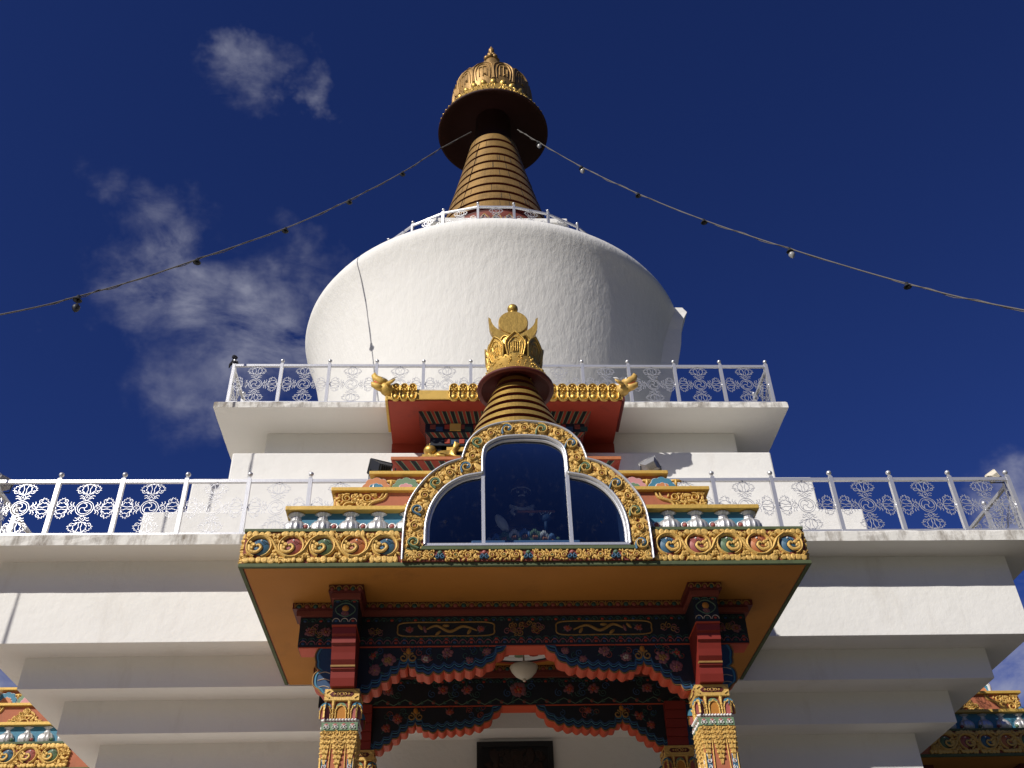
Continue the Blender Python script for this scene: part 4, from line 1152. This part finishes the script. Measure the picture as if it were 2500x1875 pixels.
for s_ in (-1, 1):
    q.sphere((s_ * .042, -.142, .615), .019, 'white', 8); q.sphere((s_ * .042, -.159, .615), .009, 'black', 6)
q.tube(bez([(-.04, -.150, .555), (0, -.160, .562), (.04, -.150, .555)], 4), .008, 6, 'white'); q.build('eyes_and_mouth', body)
q = MB('porange'); q.tube([(-.06, -.28, .285), (.36, -.28, .285)], .015, 10, 0); q.build('staff', body)
q = MB('white'); q.sphere((0, 0, 0), .1, 0, 12, (.55, .42, 1.15)); q.build('foot_sole', body, (-.24, -.36, .10), (R(15), R(-38), 0))
q = MB('royal', 'white')
q.sphere((.25, -.30, .20), .055, 'royal', 8, (1.2, .8, 1)); 
for k in range(5): q.tube([(.25 + .018 * (k - 2), -.31, .215), (.25 + .032 * (k - 2), -.33, .262 - .006 * abs(k - 2))], [.010, .004], 6, 'white')
q.tube([(.25, -.30, .16), (.25, -.29, .06)], .02, 6, 'royal'); q.build('ritual_bowl', body)

# ------------------------------------------------------------------ shrine niche on the upper steps
NF = 15.80
sh = thing('shrine_niche', 'red painted shrine niche with gold trimmed roof below the dome', 'shrine', (0, 16.6, 12.0))
oy = -16.6; oz = -12.0
def lbox(mb, x0, x1, y0, y1, z0, z1, m=0): mb.box(x0, x1, y0 + oy, y1 + oy, z0 + oz, z1 + oz, m)
b = MB('red', 'goldd'); lbox(b, -2.33, 2.33, NF + .03, 17.45, 13.30, 13.56, 'red'); lbox(b, -2.36, 2.36, NF, NF + .05, 13.33, 13.55, 'goldd')
lbox(b, -2.385, -2.332, NF, 16.9, 13.29, 13.40, 'goldd'); lbox(b, 2.332, 2.385, NF, 16.9, 13.29, 13.40, 'maroon'); roof = b.build('roof', sh, bevel=.008)
b = MB('slab'); lbox(b, -2.30, 2.30, NF + .05, 17.4, 13.562, 13.61, 'slab'); b.build('roof_top', sh)
b = MB('red'); lbox(b, -2.34, 2.34, 17.33, 17.42, 12.6, 13.298, 'red'); b.build('wall', sh)
def gtrim(x0, x1):
    q = MB('goldm'); q.map = lambda u, y, v: (u, NF - .004 + y + oy, v + oz)
    n = max(1, round((x1 - x0) / .197)); w = (x1 - x0) / n
    q.add([(x0, 0, 13.31), (x1, 0, 13.31), (x1, 0, 13.665), (x0, 0, 13.665)], [(0, 1, 2, 3)], 0)
    q.add([(x0, .05, 13.55), (x1, .05, 13.55), (x1, .03, 13.665), (x0, .03, 13.665)], [(3, 2, 1, 0)], 0)
    for i in range(n):
        c = x0 + w * (i + .5)
        q.blob(c, 13.385, w * .34, .07, 0, .045, 0, 12); q.ribbon(bez([(c - w * .46, 13.47), (c - w * .46, 13.36), (c - w * .25, 13.295), (c, 13.285), (c + w * .25, 13.295), (c + w * .46, 13.36), (c + w * .46, 13.47)], 3), .03, .045, 0)
        q.blob(c - w * .5, 13.49, .028, .022, 0, .05, 0, 7); q.blob(c, 13.49, .028, .022, 0, .05, 0, 7)
        for dx, dz in ((0, .05), (-.05, .0), (.05, .0), (-.03, -.045), (.03, -.045)): q.blob(c + dx, 13.585 + dz, .034, .028, 0, .05, 0, 7)
        q.ribbon(bez([(c - w * .46, 13.52), (c - w * .4, 13.64), (c, 13.69), (c + w * .4, 13.64), (c + w * .46, 13.52)], 3), .026, .04, 0)
    q.map = None; q.build('gold_trim', sh)
gtrim(-2.26, -1.765); gtrim(-1.12, .02); gtrim(.02, 2.27)
# bay below the roof: striped corbel, dark body with square studs, gold window frame
b = MB('maroon', 'black', 'red', 'pgreen', 'goldd', 'dgreen')
def stripes(z0, z1, y0, y1, x0, x1, n):
    """sloping soffit painted in red and black rafters, from wide top to narrow bottom"""
    for i in range(n):
        a0 = -x0 + 2 * x0 * i / n; a1 = -x0 + 2 * x0 * (i + 1) / n; c0 = -x1 + 2 * x1 * i / n; c1 = -x1 + 2 * x1 * (i + 1) / n
        for t0, t1, m_ in ((0, .46, 'black'), (.46, .54, 'pgreen'), (.54, .92, 'red'), (.92, 1, 'pgreen')):
            b.add([(a0 + (a1 - a0) * t0, y0 + oy, z1 + oz), (a0 + (a1 - a0) * t1, y0 + oy, z1 + oz), (c0 + (c1 - c0) * t1, y1 + oy, z0 + oz), (c0 + (c1 - c0) * t0, y1 + oy, z0 + oz)], [(0, 3, 2, 1)], m_)
    for sg in (-1, 1):
        m = 8
        for i in range(m):
            ya, yb = y0 + (16.87 - y0) * i / m, y0 + (16.87 - y0) * (i + 1) / m; yc, yd = y1 + (16.87 - y1) * i / m, y1 + (16.87 - y1) * (i + 1) / m
            for t0, t1, m_ in ((0, .5, 'black'), (.5, 1, 'red')):
                b.add([(sg * x0, ya + (yb - ya) * t0 + oy, z1 + oz), (sg * x0, ya + (yb - ya) * t1 + oy, z1 + oz), (sg * x1, yc + (yd - yc) * t1 + oy, z0 + oz), (sg * x1, yc + (yd - yc) * t0 + oy, z0 + oz)], [(0, 1, 2, 3)], m_)
stripes(13.08, 13.299, 16.17, 16.29, 1.74, 1.60, 22)
lbox(b, -1.60, 1.60, 16.295, 16.88, 12.88, 13.08, 'navy')
stripes(12.80, 12.88, 16.31, 16.38, 1.59, 1.5, 18)
lbox(b, -1.5, 1.5, 16.385, 16.88, 12.62, 12.80, 'navy'); lbox(b, -1.42, 1.42, 16.45, 16.88, 12.3, 12.62, 'black')
for i in range(11):
    x = -1.45 + .29 * i
    lbox(b, x - .055, x + .055, 16.28, 16.30, 12.95, 13.05, 'red' if i % 2 else 'darkred'); lbox(b, x + .06, x + .2, 16.285, 16.30, 12.90, 13.0, 'dgreen' if i % 3 else 'royal')
    if abs(x) < 1.4: lbox(b, x - .05, x + .05, 16.37, 16.39, 12.66, 12.76, 'red'); lbox(b, x + .08, x + .18, 16.372, 16.39, 12.64, 12.74, 'royal')
for x in (-1.0, 0, 1.0): lbox(b, x - .11, x + .11, 16.26, 16.30, 12.90, 13.06, 'goldd')
for x0, x1, z0, z1 in ((-1.27, -1.17, 12.3, 12.6), (1.17, 1.27, 12.3, 12.6), (-1.27, 1.27, 12.5, 12.6)): lbox(b, x0, x1, 16.41, 16.45, z0, z1, 'goldd')
b.map = None
b.build('window_bay', sh)
b = MB('red', 'goldd', 'black'); lbox(b, -2.24, 2.26, 16.32, 16.875, 12.22, 12.29, 'red'); lbox(b, -2.25, 2.27, 16.30, 16.34, 12.235, 12.30, 'corange')
stripes2 = [(i / 14) for i in range(15)]
lbox(b, -2.1, 2.12, 16.62, 16.88, 11.85, 12.1, 'maroon')
for i in range(16):
    a0 = -2.22 + 4.46 * i / 16; w = 4.46 / 16; c0 = -1.95 + 3.92 * i / 16; w2 = 3.92 / 16
    for t0, t1, m_ in ((0, .2, 'red'), (.2, .26, 'pgreen'), (.26, .6, 'black'), (.6, .66, 'pgreen'), (.66, 1, 'red')):
        b.add([(a0 + w * t0, 16.33 + oy, 12.22 + oz), (a0 + w * t1, 16.33 + oy, 12.22 + oz), (c0 + w2 * t1, 16.6 + oy, 12.03 + oz), (c0 + w2 * t0, 16.6 + oy, 12.03 + oz)], [(0, 3, 2, 1)], m_)
b.build('shelf', sh)
# dragon heads
def dragon(sg, label):
    q = MB('gold' if sg > 0 else 'goldd', 'orange', 'white', 'black')
    g_ = q.mats[0]
    # neck, skull, snout, jaws in a frame where +x points outwards
    def f(x, y, z): return (sg * x, y, z)
    q.map = f
    q.tube([(-.08, .05, -.04), (.03, .02, -.01), (.10, 0, .02)], [.085, .10, .085], 10, g_)
    q.tube([(.07, 0, .05), (.16, -.02, .06), (.25, -.03, .075), (.30, -.03, .12), (.31, -.03, .17)], [.08, .075, .06, .045, .012], 10, g_)
    q.tube([(.08, 0, -.02), (.17, -.02, -.04), (.24, -.03, -.035), (.275, -.03, -.005)], [.07, .055, .042, .015], 10, g_)
    q.tube([(.11, -.02, .0), (.24, -.03, .015)], [.05, .035], 8, 'orange')
    for s_ in (-1, 1):
        q.tube([(.03, s_ * .05, .09), (-.02, s_ * .08, .15), (-.07, s_ * .10, .17)], [.025, .02, .005], 6, 'white')
        q.tube([(.02, s_ * .08, .02), (-.05, s_ * .13, .05), (-.09, s_ * .15, .10)], [.03, .025, .008], 6, g_)
        q.sphere((.13, s_ * .065, .10), .022, 'white', 8); q.sphere((.143, s_ * .08, .10), .011, 'black', 6)
        for k in range(4): q.tube([(.15 + .03 * k, s_ * .035 - .02, .025), (.15 + .03 * k, s_ * .035 - .02, .0)], [.008, .002], 5, 'white')
    q.map = None
    q.build('dragon_head', sh, (sg * 2.34, 15.78 + oy, 13.58 + oz), (0, R(-22) * sg, 0), label=label).scale = (1.25, 1.3, 1.35)
dragon(-1, 'weathered brown dragon head with open red mouth'); dragon(1, 'bright gold dragon head facing right')
# gold vase and deer on the shelf
v = MB('goldm'); v.box(-.18, .18, -.10, .10, 0, .055); v.box(-.15, .15, -.09, .09, .055, .10)
v.lathe([(.08, .10), (.06, .125), (.09, .15), (.125, .20), (.13, .25), (.11, .30), (.06, .335), (.05, .355), (.075, .37), (.0, .38)], 28, 0)
tag(v.build('gold_vase', None, (-1.495, 16.46, 12.30)), 'squat gilt vase on a small plinth on the left of the shrine shelf', 'vase')
def deer(sg, label):
    V = [(0, 0, .12), (.14, 0, .15), (-.16, 0, .12), (.20, -.01, .27), (.22, -.02, .34), (.30, -.03, .35), (.20, -.08, .03), (.32, -.09, .02), (-.12, -.10, .04), (.02, -.11, .02), (.20, .07, .03), (-.22, 0, .14), (.19, -.04, .42), (.19, .03, .42)]
    E_ = [(0, 1), (0, 2), (1, 3), (3, 4), (4, 5), (1, 6), (6, 7), (2, 8), (8, 9), (1, 10), (2, 11), (4, 12), (4, 13)]
    rd_ = [.09, .08, .085, .05, .045, .02, .03, .018, .04, .02, .03, .015, .012, .012]
    o = skin_mesh('gold_deer', [(sg * x, y, z) for x, y, z in V], E_, rd_, 'goldm', None, 2, (sg * -1.20, 16.42, 12.30))
    tag(o, label, 'deer statue', 'gold deer on the shrine shelf')
deer(1, 'gilt reclining deer on the shrine shelf left of the window arch'); deer(-1, 'gilt reclining deer on the shrine shelf right of the window arch')

# ------------------------------------------------------------------ flood lamps
def flood(name, label, loc, rot, m, size, lift=.0):
    t = thing(name, label, 'floodlight', loc, 0, 'floodlights')
    w, d, h = size
    q = MB(m, 'dkmetal', 'milk')
    def tp(x, y, z): return (x, y, z)
    # tapered housing, open front with a glass face
    v = [(-w, -d, -h), (w, -d, -h), (w, -d, h), (-w, -d, h), (-w * .55, d, -h * .5), (w * .55, d, -h * .5), (w * .55, d, h * .5), (-w * .55, d, h * .5)]
    q.add(v, [(0, 4, 5, 1), (1, 5, 6, 2), (2, 6, 7, 3), (3, 7, 4, 0), (4, 7, 6, 5)], m)
    for i in range(4): q.tube([v[i], v[(i + 1) % 4]], .012, 6, m)
    for k in range(-2, 3): q.box(k * w * .2 - .006, k * w * .2 + .006, d * .9, d + .03, -h * .45, h * .45, m)
    o = q.build('lamp_housing', t, (0, 0, h + .06 + lift), rot)
    q = MB('milk'); q.box(-w * .93, w * .93, -d - .004, -d + .01, -h * .93, h * .93, 'milk'); q.build('lamp_glass', o)
    q = MB('dkmetal'); q.tube([(-w - .02, 0, h + .06 + lift), (-w - .02, 0, .01), (w + .02, 0, .01), (w + .02, 0, h + .06 + lift)], .012, 6, 0); q.build('bracket', t)
    return t
flood('floodlight', 'black wedge floodlight on the left of the porch top tier', (-2.0, PF + 1.45, 9.262), (R(-30), 0, R(205)), 'dkmetal', (.17, .13, .11), .10)
flood('floodlight', 'grey tilted floodlight on the right of the porch top tier', (1.98, PF + 1.45, 9.262), (R(-35), R(20), R(160)), 'grey', (.13, .11, .11), .13)
flood('floodlight', 'cream floodlight behind the railing corner at far right', (8.17, 13.98, 10.22), (R(-30), R(25), R(150)), 'cream', (.09, .10, .08))
flood('floodlight', 'glass faced floodlight behind the railing at far left', (-8.42, 14.25, 10.25), (R(20), R(-10), R(-40)), 'grey', (.15, .13, .12))
# rag on the corner post
rg = MB('cloth'); rng = random.Random(21)
for k in range(9): rg.sphere((rng.uniform(-.05, .05), rng.uniform(-.04, .04), rng.uniform(-.04, .10)), rng.uniform(.03, .055), 0, 6, (1, .8, 1.1))
rg.tube([(-.04, 0, 0), (-.09, 0, -.08), (-.10, 0, -.17)], [.04, .03, .01], 6, 0); rg.tube([(.02, 0, .1), (.0, 0, .17)], [.03, .006], 6, 0); rg.tube([(.04, 0, 0), (.09, .03, -.12)], [.03, .01], 6, 0)
tag(rg.build('rag', None, (-5.675, YC - 5.82, 13.765 + 1.10)), 'small black rag tied round the upper railing left corner post', 'rag')

# ------------------------------------------------------------------ string lights
def string(label, pts, lamps, bulbs, grp='strings of lamps'):
    t = thing('string_lights', label, 'string lights', pts[0], 0, grp)
    o = Vector(pts[0]); P = bez(pts, 10)
    q = MB('wire')
    q.tube([Vector(p) - o for p in P], .016, 5, 0)
    tw = []
    for i, p in enumerate(P):
        a = i * 1.1; tw.append(Vector(p) - o + Vector((.022 * math.cos(a), .022 * math.sin(a), .022 * math.sin(a * 1.3) - .01)))
    q.tube(tw, .009, 4, 0); q.build('cable', t)
    for i, p in enumerate(lamps):
        q = MB('dkmetal'); q.lathe([(.0, .02), (.035, .01), (.045, -.05), (.07, -.085), (.085, -.10), (.06, -.105), (.03, -.06)], 14, 0, cap=False)
        l = q.build('lamp_holder', t, Vector(p) - o)
        if i in bulbs:
            q = MB(bulbs[i]); 
            d = .09 if bulbs[i] == 'dkmetal' else .0
            if d: q.tube([(0, 0, -.08), (.012, 0, -.20)], .008, 5, 0)
            q.lathe([(.02, -.10 - d), (.03, -.12 - d), (.065, -.16 - d), (.075, -.20 - d), (.05, -.26 - d), (.0, -.31 - d)], 14, 0, (.02, 0, 0)); q.build('bulb', l)
    return t
LP = [(-.661, 21.295, 28.586), (-1.654, 20.302, 26.465), (-2.667, 19.289, 24.166), (-3.904, 18.052, 21.585), (-5.139, 16.817, 19.2), (-6.531, 15.425, 16.773), (-7.304, 14.652, 15.449), (-8.005, 13.951, 14.339), (-8.814, 13.142, 13.161), (-11.5, 10.456, 9.6), (-16.0, 5.956, 4.4), (-20.0, 1.956, 0.0)]
string('string of dark lamps running from the spire down to the left', LP, [LP[2], LP[3], LP[4], LP[5], LP[7]], {4: 'dkmetal'})
RP = [(.901, 21.299, 28.744), (1.513, 20.687, 27.341), (2.64, 19.56, 24.82), (3.906, 18.294, 22.224), (5.152, 17.048, 19.863), (6.508, 15.692, 17.496), (8.002, 14.198, 15.029), (9.225, 12.975, 13.229), (12.0, 10.2, 9.6), (16.5, 5.7, 4.5), (20.5, 1.7, 0.0)]
string('string of lamps with clear bulbs running from the spire down to the right', RP, [RP[1], RP[2], RP[3], RP[4], RP[5], RP[6]], {0: 'bulb', 1: 'bulb', 4: 'bulb'})
# ceiling lamp under the porch
cl_ = thing('ceiling_lamp', 'white glass bowl lamp hanging from the porch ceiling', 'ceiling lamp', (.03, 13.15, 7.186))
q = MB('milk'); q.lathe([(.0, .0), (.07, -.0), (.075, -.03), (.04, -.06), (.012, -.07), (.012, -.36)], 20, 0, cap=False); q.build('lamp_stem', cl_)
q = MB('milk'); q.lathe([(.19, -.40), (.195, -.41), (.17, -.47), (.12, -.53), (.06, -.57), (.0, -.58)], 32, 0, cap=False); q.lathe([(.0, -.36), (.1, -.37), (.19, -.40)], 32, 0, cap=False); q.build('glass_bowl', cl_)
q = MB('milk'); q.sphere((0, 0, -.59), .025, 0, 8); q.build('knob', cl_)

# ------------------------------------------------------------------ camera
cam = bpy.data.cameras.new('camera'); co = bpy.data.objects.new('camera', cam); COL.objects.link(co)
F, PIT, YAW, ROL = 2419.15, R(37.4232), R(-3.1418), R(1.8336)
cam.sensor_fit = 'HORIZONTAL'; cam.sensor_width = 36; cam.lens = F / 2500 * 36; cam.clip_start = .05; cam.clip_end = 3000
cy, sy_ = math.cos(YAW), math.sin(YAW)
Xr = Vector((cy, sy_, 0)); Yf = Vector((-sy_, cy, 0)); Z = Vector((0, 0, 1))
Dv = Yf * math.cos(PIT) + Z * math.sin(PIT); Uv = -Yf * math.sin(PIT) + Z * math.cos(PIT)
Rr = Xr * math.cos(ROL) - Uv * math.sin(ROL); UU = Xr * math.sin(ROL) + Uv * math.cos(ROL)
mw = Matrix((Rr, UU, -Dv)).transposed().to_4x4(); mw.translation = Vector((-.7312, 0, 1.6))
co.matrix_world = mw
S.camera = co

# ------------------------------------------------------------------ sun, sky, clouds
sun = bpy.data.lights.new('sun', 'SUN'); so = bpy.data.objects.new('sun', sun); COL.objects.link(so)
sun.energy = 5.0; sun.angle = R(.53); sun.color = (1, .955, .88)
sd = Vector((-math.sin(R(SUN_AZ)) * math.cos(R(SUN_EL)), -math.cos(R(SUN_AZ)) * math.cos(R(SUN_EL)), math.sin(R(SUN_EL))))
so.rotation_euler = sd.to_track_quat('Z', 'Y').to_euler(); so.location = (-30, -20, 40)
w = bpy.data.worlds.new('World'); S.world = w; w.use_nodes = True
nt = w.node_tree; n = nt.nodes; L = nt.links; bg = n['Background']
sky = n.new('ShaderNodeTexSky'); sky.sky_type = 'NISHITA'; sky.sun_disc = False
sky.sun_elevation = R(SUN_EL); sky.sun_rotation = R(180 + SUN_AZ); sky.altitude = 2400; sky.air_density = .8; sky.dust_density = .5; sky.ozone_density = 5
hs = n.new('ShaderNodeHueSaturation'); hs.inputs['Saturation'].default_value = 1.05; hs.inputs['Value'].default_value = 1.0
tint = n.new('ShaderNodeMix'); tint.data_type = 'RGBA'; tint.blend_type = 'MULTIPLY'; tint.inputs['Factor'].default_value = 1; tint.inputs['B'].default_value = (.95, .93, 1.62, 1)
L.new(sky.outputs[0], tint.inputs['A']); L.new(tint.outputs['Result'], hs.inputs['Color'])
tc = n.new('ShaderNodeTexCoord')
def mth(op, a, b_=None, c_=None, clamp=False):
    x = n.new('ShaderNodeMath'); x.operation = op; x.use_clamp = clamp
    for i, q in enumerate((a, b_, c_)):
        if q is None: continue
        if isinstance(q, (int, float)): x.inputs[i].default_value = q
        else: L.new(q, x.inputs[i])
    return x.outputs[0]
wn = n.new('ShaderNodeTexNoise'); wn.inputs['Scale'].default_value = 11; wn.inputs['Detail'].default_value = 5; wn.inputs['Roughness'].default_value = .6; L.new(tc.outputs['Generated'], wn.inputs['Vector'])
wa = n.new('ShaderNodeVectorMath'); wa.operation = 'SUBTRACT'; L.new(wn.outputs['Color'], wa.inputs[0]); wa.inputs[1].default_value = (.5, .5, .5)
wb = n.new('ShaderNodeVectorMath'); wb.operation = 'MULTIPLY_ADD'; L.new(wa.outputs[0], wb.inputs[0]); wb.inputs[1].default_value = (.16, .16, .16); L.new(tc.outputs['Generated'], wb.inputs[2])
def dirmask(d, deg, amp):
    vm = n.new('ShaderNodeVectorMath'); vm.operation = 'DISTANCE'; L.new(wb.outputs[0], vm.inputs[0]); vm.inputs[1].default_value = d
    mr = n.new('ShaderNodeMapRange'); mr.interpolation_type = 'SMOOTHSTEP'
    mr.inputs['From Min'].default_value = 2 * math.sin(R(deg) / 2); mr.inputs['From Max'].default_value = 0; mr.inputs['To Max'].default_value = amp
    L.new(vm.outputs['Value'], mr.inputs['Value']); return mr.outputs[0]
blobs = [((-.205, .565, .799), 2.0, .62), ((-.157, .58, .80), 1.5, .5), ((-.35, .616, .705), 1.9, .35), ((-.311, .658, .686), 2.8, .5), ((-.281, .681, .676), 3.4, .9), ((-.313, .695, .647), 3.2, .75), ((-.261, .706, .658), 4.2, .95), ((-.209, .731, .649), 4.2, 1.0), ((-.232, .758, .609), 4.4, .9), ((-.147, .712, .686), 3.0, .6), ((-.272, .762, .587), 3.5, .5), ((-.179, .751, .635), 3.4, .85),
         ((.50, .749, .44), 3.6, 1.2), ((.464, .774, .43), 2.8, .9), ((-.43, .851, .31), 5.5, 1.1), ((.52, .80, .30), 7.0, 1.2)]
acc = None
for d, deg, amp in blobs:
    k = dirmask(d, deg, amp); acc = k if acc is None else mth('MAXIMUM', acc, k)
mp = n.new('ShaderNodeMapping'); mp.inputs['Scale'].default_value = (9, 14, 22); mp.inputs['Rotation'].default_value = (0, R(-38), R(10)); L.new(tc.outputs['Generated'], mp.inputs[0])
nz = n.new('ShaderNodeTexNoise'); nz.inputs['Scale'].default_value = 1.0; nz.inputs['Detail'].default_value = 10; nz.inputs['Roughness'].default_value = .60; nz.inputs['Distortion'].default_value = .35
L.new(mp.outputs[0], nz.inputs['Vector'])
nr = n.new('ShaderNodeMapRange'); nr.inputs['From Min'].default_value = .36; nr.inputs['From Max'].default_value = .68; L.new(nz.outputs['Fac'], nr.inputs['Value'])
cf = mth('MULTIPLY', mth('MULTIPLY', acc, nr.outputs[0]), .85, clamp=True)
mx = n.new('ShaderNodeMix'); mx.data_type = 'RGBA'; L.new(cf, mx.inputs['Factor']); L.new(hs.outputs[0], mx.inputs['A']); mx.inputs['B'].default_value = (9.0, 9.2, 11.0, 1)
L.new(mx.outputs['Result'], bg.inputs['Color']); bg.inputs['Strength'].default_value = .05
S.view_settings.view_transform = 'Standard'; S.view_settings.look = 'None'; S.view_settings.exposure = -.12; S.view_settings.gamma = 1
S.cycles.max_bounces = 8; S.cycles.diffuse_bounces = 4
